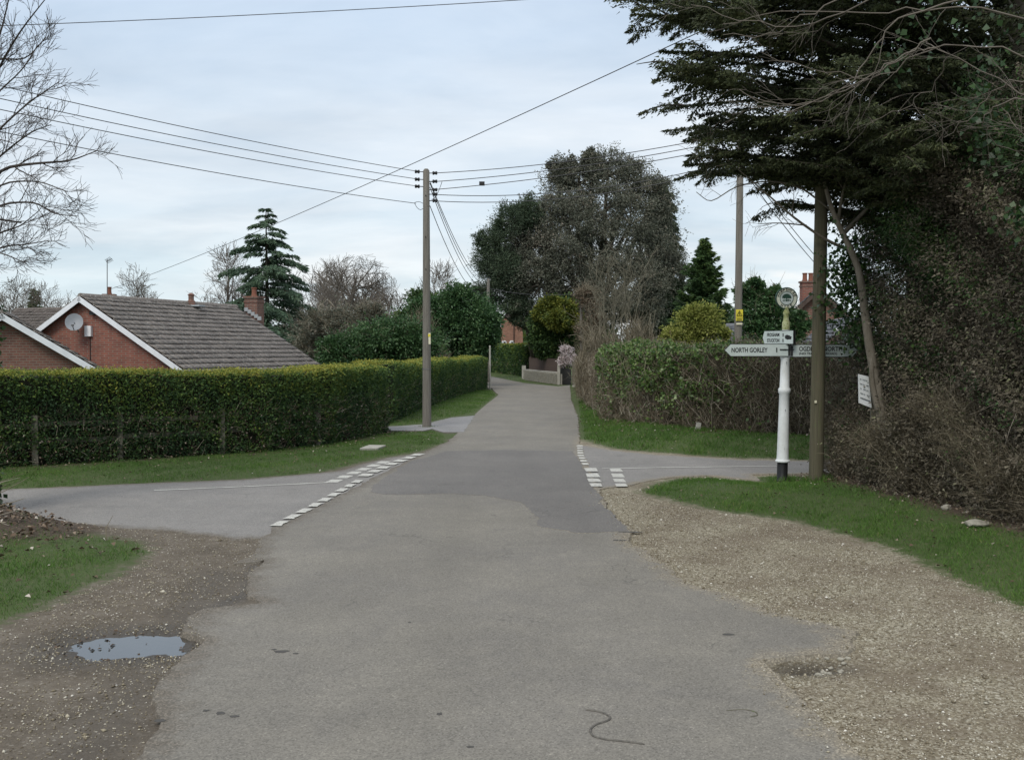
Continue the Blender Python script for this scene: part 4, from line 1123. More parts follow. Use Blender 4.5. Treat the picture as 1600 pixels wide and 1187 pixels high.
mb = MB(); text_on(mb, 'OGDENS', (X(1246), ty, zf(548.5)), (1, 0, 0), (0, 0, 1), 31 * u_, 7.2 * u_); text_on(mb, 'NORTH', (X(1283.5), ty, zf(548.5)), (1, 0, 0), (0, 0, 1), 29.5 * u_, 7.2 * u_)
mb.build('lettering', M['blackpaint'], arm2)
mb = MB(); text_on(mb, '(NO THROUGH ROAD)', (X(1246), ty, zf(555)), (1, 0, 0), (0, 0, 1), 59 * u_, 4.6 * u_)
mb.build('lettering', M['blackpaint'], arm2)
mb = MB(); mb.box((xf(546), YF - .078, zf(546)), (22 * u_, .05, .016)); mb.box((xf(546) + .075, YF - .09, zf(548)), (.03, .03, .16)); mb.build('clamp', M['blackpaint'], fp)
# third arm points up the lane, its face seen at a slant
d3 = np.array((-.50, .866, 0.0)); o3 = np.array((xf(527), YF - .07, 0)) + np.array((.05, -.125, 0))
arm3, n3 = finger(o3, d3, -.03, .63, zf(537), zf(517), 4 * u_, fp)
mb = MB()
fo = o3 + n3 * (.011 + .0065)
for body, py in (('FROGHAM', 525.5), ('STUCKTON', 534.5)):
    p0 = fo + d3 * .53; mb = MB(); text_on(mb, body, (p0[0], p0[1], zf(py)), -d3, (0, 0, 1), .27, 5.6 * u_).build('lettering', M['blackpaint'], arm3)
mb = MB(); p0 = fo + d3 * .19; text_on(mb, '1', (p0[0], p0[1], zf(526)), -d3, (0, 0, 1), .02, 5.2 * u_)
p0 = fo + d3 * .19; text_on(mb, '1', (p0[0], p0[1], zf(534.5)), -d3, (0, 0, 1), .02, 5.2 * u_)
mb.build('lettering', M['blackpaint'], arm3)
# flaked patch where the paint is gone
pt = []
for k in range(18):
    a = 2 * PI * k / 18; r_ = .045 + .022 * mnoise.noise(Vector((math.cos(a) * 2.5, math.sin(a) * 2.5, 2.2)))
    q_ = fo + d3 * (.07 + r_ * 1.5 * math.cos(a)) + n3 * -.0005; pt.append((q_[0], q_[1], zf(527) + r_ * .8 * math.sin(a)))
MB().prism(pt, n3 * .002).build('flaked_patch', M['blackpaint'], arm3)
MB().box((xf(527) + .105, YF + .02, zf(527)), (.035, .30, .21)).build('arm_socket', M['blackpaint'], fp)
# round finial
rc = np.array((P(1228.5, 466, YF)[0], YF, zf(466)))
def disc(mb_, c, r0, r1, y0, y1, n=48):
    V = []; F_ = []
    for k in range(n):
        a = 2 * PI * k / n
        for r_, y in ((r0, y0), (r1, y0), (r1, y1), (r0, y1)): V.append((c[0] + r_ * math.cos(a), c[1] + y, c[2] + r_ * math.sin(a)))
    for k in range(n):
        b = 4 * k; e = 4 * ((k + 1) % n)
        for i in range(4): F_.append((b + i, e + i, e + (i + 1) % 4, b + (i + 1) % 4))
    return mb_.add(V, F_)
Rr = 16.5 * u_
fin_ = disc(MB(), rc, .0001, Rr, -.022, .022).build('finial', M['finial'], fp)
mb = disc(MB(), rc, Rr * .955, Rr * 1.03, -.030, .024); disc(mb, rc, Rr * .60, Rr * .645, -.030, -.02); mb.build('rim', M['green'], fin_)
disc(MB(), rc, .0001, Rr * .60, -.0255, -.02).build('emblem_ground', M['arm'], fin_)
mb = MB()
def arc_text(body, a0, a1, rad, inward, h, wdt):
    n = len(body)
    for k, ch in enumerate(body):
        a = a0 + (a1 - a0) * k / (n - 1)
        rd = np.array((math.cos(a), 0, math.sin(a))); up = rd if not inward else -rd
        rg = np.array((math.sin(a), 0, -math.cos(a))) if not inward else np.array((-math.sin(a), 0, math.cos(a)))
        base = rc + rd * rad + rg * (-wdt / 2) + np.array((0, -.0245, 0))
        text_on(mb, ch, base, rg, up, wdt if ch != 'I' else wdt * .25, h)
arc_text('HAMPSHIRE', R(163), R(17), Rr * .685, False, Rr * .25, Rr * .19)
arc_text('HYDE', R(236), R(304), Rr * .935, True, Rr * .25, Rr * .19)
mb.build('lettering', M['blackpaint'], fin_)
# emblem: spreading tree with ponies under it
mb = MB()
cr = []
for k in range(40):
    a = PI * k / 39; r_ = Rr * (.42 + .05 * math.sin(k * 1.9) + .03 * math.sin(k * 4.1)); cr.append(rc + np.array((r_ * 1.05 * math.cos(a), -.030, Rr * .02 + r_ * .95 * math.sin(a))))
for k in range(9): cr.append(rc + np.array((Rr * (-.40 + .1 * k), -.030, Rr * (-.04 + .05 * (k % 2)))))
mb.prism(cr, (0, .005, 0))
mb.bar(rc + np.array((0, -.028, -.30 * Rr)), rc + np.array((0, -.028, .02 * Rr)), .004, .09 * Rr, (1, 0, 0))
for cx, sgn in ((-.24, 1), (.26, -1), (.04, 1)):
    c_ = rc + np.array((cx * Rr, -.0285, -.20 * Rr)); s_ = Rr * .16
    body = [(-.7, .25), (.45, .25), (.75, .62), (1.0, .50), (1.05, .3), (.75, .25), (.6, -.1), (.55, -.75), (.4, -.75), (.35, -.2), (-.4, -.2), (-.5, -.75), (-.68, -.75), (-.72, -.1), (-.9, -.4)]
    mb.prism([c_ + np.array((a * s_ * sgn, 0, b * s_)) for a, b in body], (0, .004, 0))
mb.build('emblem', M['green'], fin_)

# leaning white notice board in the hedge on the right
nb = np.array((P(1352, 700, 15.2)[0], 15.2, .1))
tb = thing('notice_board', 'small tilted white notice board half buried in the right hedge', 'notice board', nb)
bx = lambda px, py: P(px, py, 15.15)
MB().bar((bx(1366, 715)), (bx(1362, 585)), .07, .05, (0, 1, 0)).build('stake', M['fence'], tb)
q4 = [bx(1339, 584), bx(1355, 588), bx(1360, 637), bx(1340, 629)]
bd = MB().prism([p + np.array((0, -.06, 0)) for p in q4], (0, .02, 0)).build('board', M['white'], tb)
mb = MB()
for k in range(5):
    t = .15 + .16 * k; a = q4[0] * (1 - t) + q4[3] * t; b = q4[1] * (1 - t) + q4[2] * t
    if k == 4: mb.bar(a * .9 + b * .1 + np.array((0, -.063, 0)), a * .1 + b * .9 + np.array((0, -.063, 0)), .004, .03, (0, 1, 0))
    else:
        for j in range(3):
            u0, u1 = .12 + .27 * j, .12 + .27 * j + .12 + .09 * ((k + j) % 2)
            mb.bar(a * (1 - u0) + b * u0 + np.array((0, -.063, 0)), a * (1 - u1) + b * u1 + np.array((0, -.063, 0)), .003, .024, (0, 1, 0))
tag(mb.build('printed_lines', M['blackpaint'], bd), kind='stuff')

# stub post on the bank, cover slab in the verge, strip on the road
sp_ = GT(1089, 686)
tag(MB().bar(sp_ - np.array((0, 0, .05)), P(1092, 660, sp_[1]), .10, .07, (0, 1, 0)).build('marker_post', M['concrete'], None, tuple(sp_)), 'short pale leaning marker stone on the bank under the twiggy hedge', 'marker')
cq = [GT(px, py) + np.array((0, 0, .03)) for px, py in ((562, 703), (590, 703), (603, 698), (577, 697.5))]
tag(MB().prism([p - np.array((0, 0, .06)) for p in cq], (0, 0, .07)).build('inspection_cover', M['concrete'], None, tuple(cq[0])), 'flat concrete cover slab set in the grass by the driveway', 'cover')
def lying(name, label, cat, pix, r, z, mat):
    pts = np.array([(*G(*p), z) for p in pix])
    s_ = np.linspace(0, len(pts) - 1, len(pts) * 6); k = np.arange(len(pts))
    # smooth the line through the points
    from numpy import interp
    pp = np.stack([interp(s_, k, pts[:, i]) for i in range(3)], -1)
    for _ in range(6): pp[1:-1] = (pp[:-2] + pp[1:-1] * 2 + pp[2:]) / 4
    rad = np.full(len(pp), r); rad[0] = rad[-1] = r * .3
    return tag(link(name, tubes_mesh(name, [(pp, rad, 5)]), mat, None, tuple(pp[0])), label, cat)
lying('rubber_strip', 'dark curled strip of rubber lying on the lane', 'strip', [(915, 1113), (938, 1116), (955, 1124), (950, 1131), (930, 1136), (921, 1145), (926, 1155), (945, 1160), (975, 1163), (1007, 1167)], .0075, .018, M['broken'])
lying('twig', 'thin faint twig curled on the lane near the gravel', 'twig', [(1135, 1114), (1165, 1112), (1183, 1117), (1184, 1122), (1172, 1124)], .0035, .018, M['fence'])

# post and rail fence swallowed by the long hedge
pts = [(-22, 743), (77, 736), (217, 727), (372, 716), (524, 698)]
fb = [GT(*p) for p in pts]
ft = thing('post_and_rail_fence', 'grey post and rail fence swallowed by the long clipped hedge', 'fence', fb[1])
hd = Path(H1)
pp = []
for p in fb:
    s = np.linspace(0, hd.L, 400); q_, nr, tg = hd.at(s); k = int(np.argmin(np.hypot(q_[:, 0] - p[0], q_[:, 1] - p[1])))
    c_ = q_[k] - nr[k] * .042; pp.append(np.array((c_[0], c_[1], float(terrain(c_[:1], c_[1:])[0]))))
for k, p in enumerate(pp): MB().box(p + np.array((0, 0, .40)), (.10, .10, .95 + .04 * (k % 2)), rz=.25).build('post', M['fence'], ft)
for k in range(len(pp) - 1):
    for h_ in (.42, .72): MB().bar(pp[k] + np.array((.0, .0, h_ + .015 * k)), pp[k + 1] + np.array((0, .0, h_ - .02 + .015 * k)), .035, .085).build('rail', M['fence'], ft)

# thin post at the end of the lane hedge
eb = np.array((P(765.5, 600, 54.0)[0], 54.0, 0))
tag(MB().lathe(eb, [(.045, 0), (.045, 2.28), (.02, 2.31)], 8).build('post', M['concrete'], None, tuple(eb)), 'thin pale post at the far end of the lane hedge', 'post')

# longer grass left uncut round the posts
rng = np.random.default_rng(77)
tp_ = []
for b_, r_ in ((B1, .13), (B2, .12), (FB, .10), (sp_, .06)):
    a_ = rng.uniform(0, 2 * PI, 330); d_ = r_ + np.abs(rng.normal(size=330)) * .07
    tp_.append(np.stack([b_[0] + d_ * np.cos(a_), b_[1] + d_ * np.sin(a_)], -1))
tp_ = np.concatenate(tp_); n = len(tp_)
D = np.stack([rng.normal(size=n) * .4, rng.normal(size=n) * .4, np.ones(n)], -1)
tag(needles('grass', rng, np.stack([tp_[:, 0], tp_[:, 1], terrain(tp_[:, 0], tp_[:, 1])], -1), D, rng.uniform(.04, .15, n), M['grass'], None, .09, np.clip(rng.normal(.45, .25, n), 0, 1)), 'longer grass tufts round the feet of the posts', 'grass', kind='stuff')

#%%HOUSES
# ------------------------------------------------------------------ houses
def house(name, label, A, B, hw, zr, slope, zg, wall, tile, hwl=None, gauge=.32, tw=.30, barge='barge'):
    """gabled house: ridge from A to B (plan), half width hw, ridge height zr, roof fall per metre slope"""
    A = np.array((*A, 0.0)); B = np.array((*B, 0.0)); u = unit(B - A); v = np.array((u[1], -u[0], 0)); Ln = np.linalg.norm(B - A)
    hwl = hwl or hw
    t = thing(name, label, 'house', (A[0], A[1], zg))
    ez, ezl = zr - slope * hw, zr - slope * hwl
    up = np.array((0, 0, 1.0))
    i_ = .22
    out_ = [A + u * i_ + v * (hw - .3) + up * zg, A + u * i_ + v * (hw - .3) + up * (ez + .3 * slope - .1), A + u * i_ + up * (zr - .12), A + u * i_ - v * (hwl - .3) + up * (ezl + .3 * slope - .1), A + u * i_ - v * (hwl - .3) + up * zg]
    MB().prism(out_, u * (Ln - 2 * i_)).build('wall', wall, t)
    rng_ = np.random.default_rng(int(abs(A[0] * 100)))
    for sgn, w_, nm in ((1, hw, 'r'), (-1, hwl, 'l')):
        vv = v * sgn; dn = unit(vv - up * slope); sl_ = w_ * math.sqrt(1 + slope * slope)
        nrm = unit(np.cross(u, dn)); nrm = nrm if nrm[2] > 0 else -nrm
        ncr = int(sl_ / gauge); ncol = int(Ln / tw)
        V = []; T = []
        for c_ in range(ncr):
            for k in range(ncol):
                j = rng_.normal(size=3) * .004
                o_ = A + up * zr + dn * (c_ * gauge) + u * (k * tw + (c_ % 2) * 0.0) + nrm * (.02 + j[0])
                a0, a1 = .006, tw - .006
                lo = .045 + j[1]
                # tile: slab whose lower edge lifts over the course below
                for (du, dd, dz) in ((a0, -.03, 0), (a1, -.03, 0), (a1, gauge + .03, lo), (a0, gauge + .03, lo), (a0, -.03, -.02), (a1, -.03, -.02), (a1, gauge + .03, lo - .035), (a0, gauge + .03, lo - .035)):
                    V.append(o_ + u * du + dn * dd + nrm * dz)
                T.extend([rng_.random()] * 8)
        n = len(V) // 8
        f = np.array([(0, 1, 2, 3), (3, 2, 6, 7), (1, 5, 6, 2), (0, 3, 7, 4), (0, 4, 5, 1)])
        F_ = (np.arange(n)[:, None, None] * 8 + f[None]).reshape(-1, 4)
        m_ = mesh_np('roof_tiles', np.array(V), F_, tint=np.array(T))
        tag(link('roof_tiles', m_, tile, t), kind='stuff')
        # boards the tiles lie on
        MB().prism([A + up * (zr - .035), B + up * (zr - .035), B + up * (zr - .035) + dn * (ncr * gauge), A + up * (zr - .035) + dn * (ncr * gauge)], -nrm * .06).build('roof_deck', M['fence_brown'], t)
    # ridge tiles
    k = int(Ln / .45)
    for i in range(k):
        c0 = A + u * (i * Ln / k) + up * (zr + .03); c1 = A + u * ((i + 1) * Ln / k - .012) + up * (zr + .03)
        a_ = [(-.13, -.05), (-.08, .035), (0, .065), (.08, .035), (.13, -.05)]
        MB().prism([c0 + v * x + up * z for x, z in a_], c1 - c0).build('ridge_tile', tile, t)
    # bargeboards on the near gable
    for sgn, w_ in ((1, hw), (-1, hwl)):
        dn = unit(v * sgn - up * slope); s0 = A - u * .03 + up * (zr - .02); L_ = w_ * math.sqrt(1 + slope * slope)
        perp = np.array(np.cross(u, dn)); perp = perp if perp[2] > 0 else -perp
        MB().prism([s0 + perp * .0, s0 + dn * L_, s0 + dn * L_ - perp * .165, s0 - perp * .165], -u * .03).build('bargeboard', M[barge], t)
    return t, A, u, v, up
A1 = P(125, 462, 35.0); Bx = P(369, 480, 44.0)
hs, A, u, v, up = house('bungalow', 'red brick bungalow with brown tiled roof and satellite dish on its gable', A1[:2], Bx[:2], 4.5, float(A1[2]), .605, -1.0, M['brick'], M['tile'], 2.55)
# satellite dish on a bracket
dc = A - u * .22 + v * -.07 + up * (zat(503, 34.9))
sat = MB()
nd = unit(np.array((.25, -.85, .42))); e1 = unit(np.cross(nd, (0, 0, 1))); e2 = np.cross(e1, nd)
V = []; F_ = []; K = 20
for i, r_ in enumerate((0, .1, .2, .29)):
    for k in range(K):
        a = 2 * PI * k / K; V.append(dc - nd * (.10 - .10 * (r_ / .29) ** 2) + e1 * r_ * math.cos(a) + e2 * r_ * 1.12 * math.sin(a))
for i in range(3):
    for k in range(K): F_.append((i * K + k, i * K + (k + 1) % K, (i + 1) * K + (k + 1) % K, (i + 1) * K + k))
sat.add(V, F_); sd_o = sat.build('satellite_dish', M['dish'], hs, smooth=True)
mb = MB(); mb.tube([dc - e2 * .28 - nd * .02, dc - e2 * .30 + nd * .32], .015, 6); mb.box(dc - e2 * .30 + nd * .34, (.06, .09, .06)); mb.tube([dc - nd * .08, dc - nd * .10 - up * .3 + u * .2], .02, 6); mb.build('dish_arm', M['metal'], sd_o)
MB().box(A + u * .16 + v * .20 + up * zat(517, 34.9), (.26, .10, .36), rz=math.atan2(v[1], v[0])).build('meter_box', M['upvc'], hs)
MB().box(A + u * .14 + v * .42 + up * zat(489, 34.9), (.20, .16, .12), rz=math.atan2(v[1], v[0])).build('gable_lamp', M['blackpaint'], hs)
MB().tube([A + u * .205 + v * .22 + up * (zat(525, 34.9)), A + u * .205 + v * .22 + up * -.9], .015, 6).build('cable', M['black'], hs)
# chimney at the far end of the ridge
def chimney(parent, c, w_, d_, z0, z1, rz, pots, brick, flash=True, mat_pot='terracotta'):
    ch = MB().box((c[0], c[1], (z0 + z1) / 2), (w_, d_, z1 - z0), rz).build('chimney', brick, parent)
    mb_ = MB(); mb_.box((c[0], c[1], z1 + .04), (w_ + .10, d_ + .10, .08), rz); mb_.box((c[0], c[1], z1 - .16), (w_ + .05, d_ + .05, .07), rz); mb_.build('cap_course', M['brick_brown'], ch)
    for k in range(pots):
        o_ = (k - (pots - 1) / 2) * w_ / max(pots, 1) * .9
        MB().lathe((c[0] + o_ * math.cos(rz), c[1] + o_ * math.sin(rz), z1 + .08), [(.13, 0), (.12, .05), (.105, .12), (.10, .32), (.125, .34), (.12, .38)], 14).build('chimney_pot', M[mat_pot], ch, smooth=True)
    return ch
cc = A + u * 10.0 + v * .55
ch1 = chimney(hs, cc, .62, .55, zat(512, cc[1]), zat(466, cc[1]), math.atan2(u[1], u[0]) - PI / 2, 1, M['brick_brown'])
mb = MB()
for k in range(5): mb.box(cc - u * .31 + v * (-.2 + k * .16) + up * (float(A1[2]) - .605 * (.35 + k * .16) + .10), (.17, .05, .16), rz=math.atan2(v[1], v[0]))
mb.build('step_flashing', M['lead'], ch1)
vc_ = A + u * 6.1 + v * .12
vp = MB().lathe((vc_[0], vc_[1], float(A1[2]) - .1), [(.17, 0), (.15, .2), (.11, .22), (.11, .42), (.15, .44), (.02, .52)], 12).build('vent_terminal', M['brick_brown'], hs, smooth=True)
MB().box(vc_ + v * .25 + up * (float(A1[2]) - .10), (.5, .4, .06), rz=math.atan2(v[1], v[0])).build('lead_slate', M['lead'], hs)
# garage gable in front of it
Ag = P(3, 488, 29.0); Bg = Ag[:2] + np.array((-.385, .923)) * 6.0
house('garage', 'lower brick garage gable with white bargeboard half hidden by the ivy trunk', Ag[:2], Bg, 3.3, float(Ag[2]), .64, -1.0, M['brick_brown'], M['tile'], 2.2)
# house behind, its roof seen between the two gables
Ab = P(25, 484, 58.0); Bb = P(150, 486, 56.0)
hb, A, u, v, up = house('house', 'dark tiled roof showing behind between the two brick gables', Ab[:2], Bb[:2], 5.0, float(Ab[2]), .62, -1.2, M['brick_brown'], M['tile_red'])
c_ = P(170, 466, 54.0)
hc_, A, u, v, up = house('house', 'far tiled house with small chimney and tall television aerial', P(150, 470, 54.0)[:2], P(365, 487, 60.0)[:2], 4.5, float(P(300, 481, 57.0)[2]), .6, -1.2, M['brick_brown'], M['tile_red'])
cha = chimney(hc_, P(171, 466, 54.0), .55, .5, zat(495, 54), zat(462, 54), .2, 1, M['brick_brown'])
mb = MB(); a0 = P(167.5, 466, 53.6); a1 = P(167.5, 405, 53.6)
mb.tube([a0, a1], .022, 6); mb.tube([P(166, 409, 53.6), P(175, 404, 53.3)], .016, 5)
for k in range(5): c_ = P(167 + k * 1.7, 408.5 - k, 53.5); mb.tube([c_ + np.array((-.02, -.2, .08)), c_ + np.array((.02, .2, -.08))], .012, 5)
mb.build('aerial', M['metal'], cha)
# brick house beyond the bend
YH = 92.0
hx0, hx1 = P(783, 520, YH)[0], P(817, 520, YH)[0]
bh = thing('brick_house', 'orange brick house with two white arched windows beyond the bend', 'house', ((hx0 + hx1) / 2, YH, 0))
zE = zat(497, YH)
MB().box(((hx0 + hx1) / 2, YH + 3, zE / 2), (hx1 - hx0, 6, zE)).build('wall', M['brick_far'], bh)
xm = (hx0 + hx1) / 2 + .3; zA = zat(470, YH)
MB().prism([(hx0 - .4, YH - .3, zE - .1), (xm, YH - .3, zA), (hx1 + 1.0, YH - .3, zE - .5), (hx1 + 1.0, YH - .3, zE - .3), (xm, YH - .3, zA + .25), (hx0 - .4, YH - .3, zE + .12)], (0, 6.6, 0)).build('roof', M['tile_red'], bh)
MB().prism([(hx0 + .05, YH - .05, zE), (xm, YH - .05, zA - .15), (hx1 - .05, YH - .05, zE)], (0, .3, 0)).build('gable', M['tile_red'], bh)
for a, b in (((hx0 - .4, zE), (xm, zA + .1)), ((hx1 + .8, zE - .3), (xm, zA + .1))): MB().bar((a[0], YH - .35, a[1]), (b[0], YH - .35, b[1]), .22, .06, (0, 1, 0)).build('bargeboard', M['barge'], bh)
for px in (787.5, 799.5):
    x0 = P(px, 530, YH)[0]
    f_ = MB().prism([(x0 - .22, YH - .03, zat(541, YH)), (x0 + .22, YH - .03, zat(541, YH)), (x0 + .22, YH - .03, zat(534, YH)), (x0 + .13, YH - .03, zat(532, YH)), (x0 - .13, YH - .03, zat(532, YH)), (x0 - .22, YH - .03, zat(534, YH))], (0, .05, 0)).build('window', M['upvc'], bh)
    for dz in (0, 1): MB().box((x0 + .05, YH - .035, zat(539.2 - 4 * dz, YH)), (.2, .02, .16)).build('pane', M['glass'], f_)
MB().box((P(803, 512, YH)[0], YH - .05, zat(512, YH) - .2), (.07, .07, 2.2)).build('downpipe', M['blackpaint'], bh)
# wall, boards and gate at the bend
wa, wb_ = np.array((*G(819, 593.5), 0)), np.array((*G(872, 601), 0))
sw = thing('stone_wall', 'low pale rubble wall at the bend of the lane', 'wall', wa)
dv = unit(wb_ - wa); Lw = np.linalg.norm(wb_ - wa); nw = np.array((dv[1], -dv[0], 0))
zw = .70
MB().prism([wa - nw * .02, wa + nw * -.28, wa + nw * -.28 + up * (zw - .06), wa - nw * .02 + up * (zw - .06)], dv * Lw).build('core', M['concrete'], sw)
rng = np.random.default_rng(5)
mb = MB()
for r_ in range(5):
    s = 0.0
    while s < Lw - .1:
        l_ = min(rng.uniform(.18, .42), Lw - s); c_ = wa + dv * (s + l_ / 2) + up * (.07 + r_ * .135) + nw * .0
        mb.box(c_, (l_ * .93, .10 + rng.uniform(0, .05), .115 + rng.normal() * .01), ax=(dv, nw, up)); s += l_
tag(mb.build('stones', M['stone'], sw), kind='stuff')
for k in range(int(Lw / .45)): MB().box(wa + dv * (.225 + k * .45) - nw * .14 + up * (zw + .0), (.435, .36, .08), ax=(dv, nw, up)).build('coping_stone', M['concrete'], sw)
bf = thing('board_fence', 'brown board fence standing on the low stone wall', 'fence', wa - nw * .33)
ff = wa - nw * .35
nb_ = int(Lw / .155); me0 = None
for k in range(nb_):
    hgt = 1.52 + .03 * math.sin(k * 2.2)
    if me0 is None:
        o0 = MB().box((0, 0, .5), (.145, .022, 1.0), ax=(dv, nw, up)).build('board', M['fence_brown']); me0 = o0.data; o = o0
    else:
        o = o0.copy(); col().objects.link(o)
    o.parent = bf; o.location = Vector(ff + dv * (.08 + k * .155) + nw * (.012 * (k % 2))) - bf.location; o.scale = (1, 1, hgt)
for s in (.05, Lw * .5, Lw - .05): MB().box(ff + dv * s - nw * .07 + up * .8, (.1, .1, 1.6), ax=(dv, nw, up)).build('post', M['fence_brown'], bf)
gp = thing('gate', 'dark boarded gate between white post and grey end panel', 'gate', (*G(881, 601), 0))
ga, gb = P(874.5, 600, 61.5), P(892, 600, 60.0)
gd = unit((gb - ga) * np.array((1, 1, 0)))
gl = np.linalg.norm((gb - ga)[:2])
for k in range(6):
    c_ = ga * np.array((1, 1, 0)) + gd * gl * (k + .5) / 6; MB().box(c_ + up * .5, (gl / 6 - .012, .03, 1.0 - .03 * abs(k - 2.5)), rz=math.atan2(gd[1], gd[0])).build('board', M['blackpaint'], gp)
for h_ in (.2, .8): MB().box(ga * np.array((1, 1, 0)) + gd * gl / 2 + up * h_ + np.array((0, .04, 0)), (gl, .04, .09), rz=math.atan2(gd[1], gd[0])).build('rail', M['blackpaint'], gp)
pw_ = np.array((*G(873, 601), 0))
tag(MB().box(pw_ + up * .75, (.16, .16, 1.5)).build('gate_post', M['concrete'], None, tuple(pw_)), 'pale gate post between the brown boards and the dark gate', 'post')
pw_ = np.array((P(818.5, 593, 72.0)[0], 72.0, 0))
tag(MB().box(pw_ + up * .45, (.28, .28, 1.05)).build('wall_pier', M['concrete'], None, tuple(pw_)), 'pale pier at the left end of the low stone wall', 'pier')
pe = np.array((P(898, 600, 57.5)[0], 57.5, 0))
ep = thing('panel_fence', 'grey timber end panel right of the dark gate', 'fence', pe)
for k in range(4): MB().box(pe + np.array((-.10 + k * .12, -.12 * k, .78 + .03 * (k % 2))), (.115, .03, 1.3), rz=-.7).build('board', M['fence'], ep)
MB().box(pe + np.array((.08, -.10, .30)), (.5, .06, .6), rz=-.7).build('gravel_board', M['concrete'], ep)

# slate roofed houses beyond the twiggy hedge
h4, A, u, v, up = house('house', 'low slate roof with a white gable edge behind the yellow-plated pole', P(1135, 511, 40.0)[:2], P(1205, 512, 39.0)[:2], 3.0, float(P(1150, 509, 40.0)[2]), .75, -.2, M['brick_brown'], M['slate'], gauge=.22, tw=.25)
h5, A, u, v, up = house('house', 'old house with red twin-pot chimney and steep slate roof behind the mossy pole', P(1279, 449, 45.0)[:2], P(1275, 448, 51.0)[:2], 2.6, float(P(1279, 449, 45.0)[2]), .95, 0, M['brick_brown'], M['slate'], gauge=.25, tw=.3, barge='fence_brown')
cq = P(1262, 457, 48.0)
chimney(h5, (cq[0], cq[1]), .62, .5, zat(480, 48), zat(442, 48), 0, 2, M['brick'])
h6, A, u, v, up = house('porch_building', 'low slate roof with brown gable edge beside the chimney house', P(1338, 500, 33.0)[:2], P(1291, 500, 38.5)[:2], 1.7, float(P(1338, 498, 33.0)[2]), .80, 0, M['brick_brown'], M['slate'], 1.7, gauge=.25, tw=.3, barge='fence_brown')
wc = A - u * -.19 + v * -.25 + up * zat(532, 33)
f_ = MB().box(wc, (.8, .10, .8), rz=math.atan2(v[1], v[0])).build('window', M['upvc'], h6)
for s_ in (-1, 1): MB().box(wc + v * s_ * .19 - u * .055, (.32, .02, .66), rz=math.atan2(v[1], v[0])).build('pane', M['glass'], f_)

#%%TREES
# ------------------------------------------------------------------ trees
def limb_children(rng_, pts, rad, lvl, prm, out_):
    n = prm['n'][lvl] if lvl < len(prm['n']) else 0
    m = len(pts)
    for c_ in range(n):
        t = prm['t0'] + (1 - prm['t0']) * (c_ + rng_.random()) / n
        i = min(int(t * (m - 1)), m - 2); fr = t * (m - 1) - i
        p = pts[i] + (pts[i + 1] - pts[i]) * fr; d = unit(pts[i + 1] - pts[i]); r_ = rad[i] + (rad[i + 1] - rad[i]) * fr
        a = rng_.uniform(*prm['ang']); pv = rng_.normal(size=3); pv = unit(pv - d * np.dot(pv, d))
        grow(rng_, p, unit(d * math.cos(a) + pv * math.sin(a)), prm['L'][lvl] * rng_.uniform(.65, 1.25) * (1.15 - .45 * t), max(r_ * prm['rr'], prm['rmin']), lvl + 1, prm, out_)
def grow(rng_, p, d, Ln, r_, lvl, prm, out_):
    k = prm['seg'][min(lvl, len(prm['seg']) - 1)]
    pts = [p]; q_ = p
    for i in range(k):
        d = unit(d + rng_.normal(size=3) * prm['wig'] + np.array((0, 0, prm['up'])))
        q_ = q_ + d * Ln / k; pts.append(q_)
    pts = np.array(pts); rad = np.linspace(r_, max(r_ * .45, prm['rmin'] * .7), k + 1)
    out_.append((pts, rad, 6 if lvl == 0 else (4 if lvl == 1 else 3)))
    limb_children(rng_, pts, rad, lvl, prm, out_)
def bare_tree(label, base, H, spread, seed, mat, n=(7, 6, 5, 4), trunk_h=.3, r0=None, stems=1, up=.10, group=None, rmin=.012, name='bare_tree', ang=(.35, 1.0), wig=.16, dome=None):
    rng_ = np.random.default_rng(seed); base = np.array(base, float)
    t = thing(name, label, 'tree', base, group)
    prm = dict(n=n, t0=.25, ang=ang, L=[spread * .75, spread * .5, spread * .34, spread * .22, spread * .15], rr=.62, rmin=rmin, seg=[7, 5, 4, 3, 2], wig=wig, up=up)
    tr, cr = [], []
    for s in range(stems):
        d = unit(np.array((rng_.normal() * .12 * (1 + 2 * (stems > 1)), rng_.normal() * .12 * (1 + 2 * (stems > 1)), 1.0)))
        r_ = (r0 or H * .022) / (stems ** .4)
        o_ = []
        p2 = dict(prm); p2['wig'] = .05; p2['up'] = .15; p2['t0'] = trunk_h
        pts = [base - np.array((0, 0, .1))]; q_ = pts[0]
        for i in range(8):
            d = unit(d + rng_.normal(size=3) * .06 + np.array((0, 0, .12))); q_ = q_ + d * H * .82 / 8; pts.append(q_)
        pts = np.array(pts); rad = np.linspace(r_, r_ * .22, 9)
        tr.append((pts, rad, 8))
        pr = dict(prm); pr['t0'] = trunk_h
        limb_children(rng_, pts, rad, 0, pr, cr)
    link('trunk', tubes_mesh('trunk', tr), mat, t)
    if dome:
        dc_ = base + np.array((0, 0, dome[0])); cr = [c_ for c_ in cr if np.sum(((c_[0][-1] - dc_) / np.array((dome[1], dome[1], dome[2]))) ** 2) < 1]
    if cr: link('branches', tubes_mesh('branches', cr), mat, t)
    return t
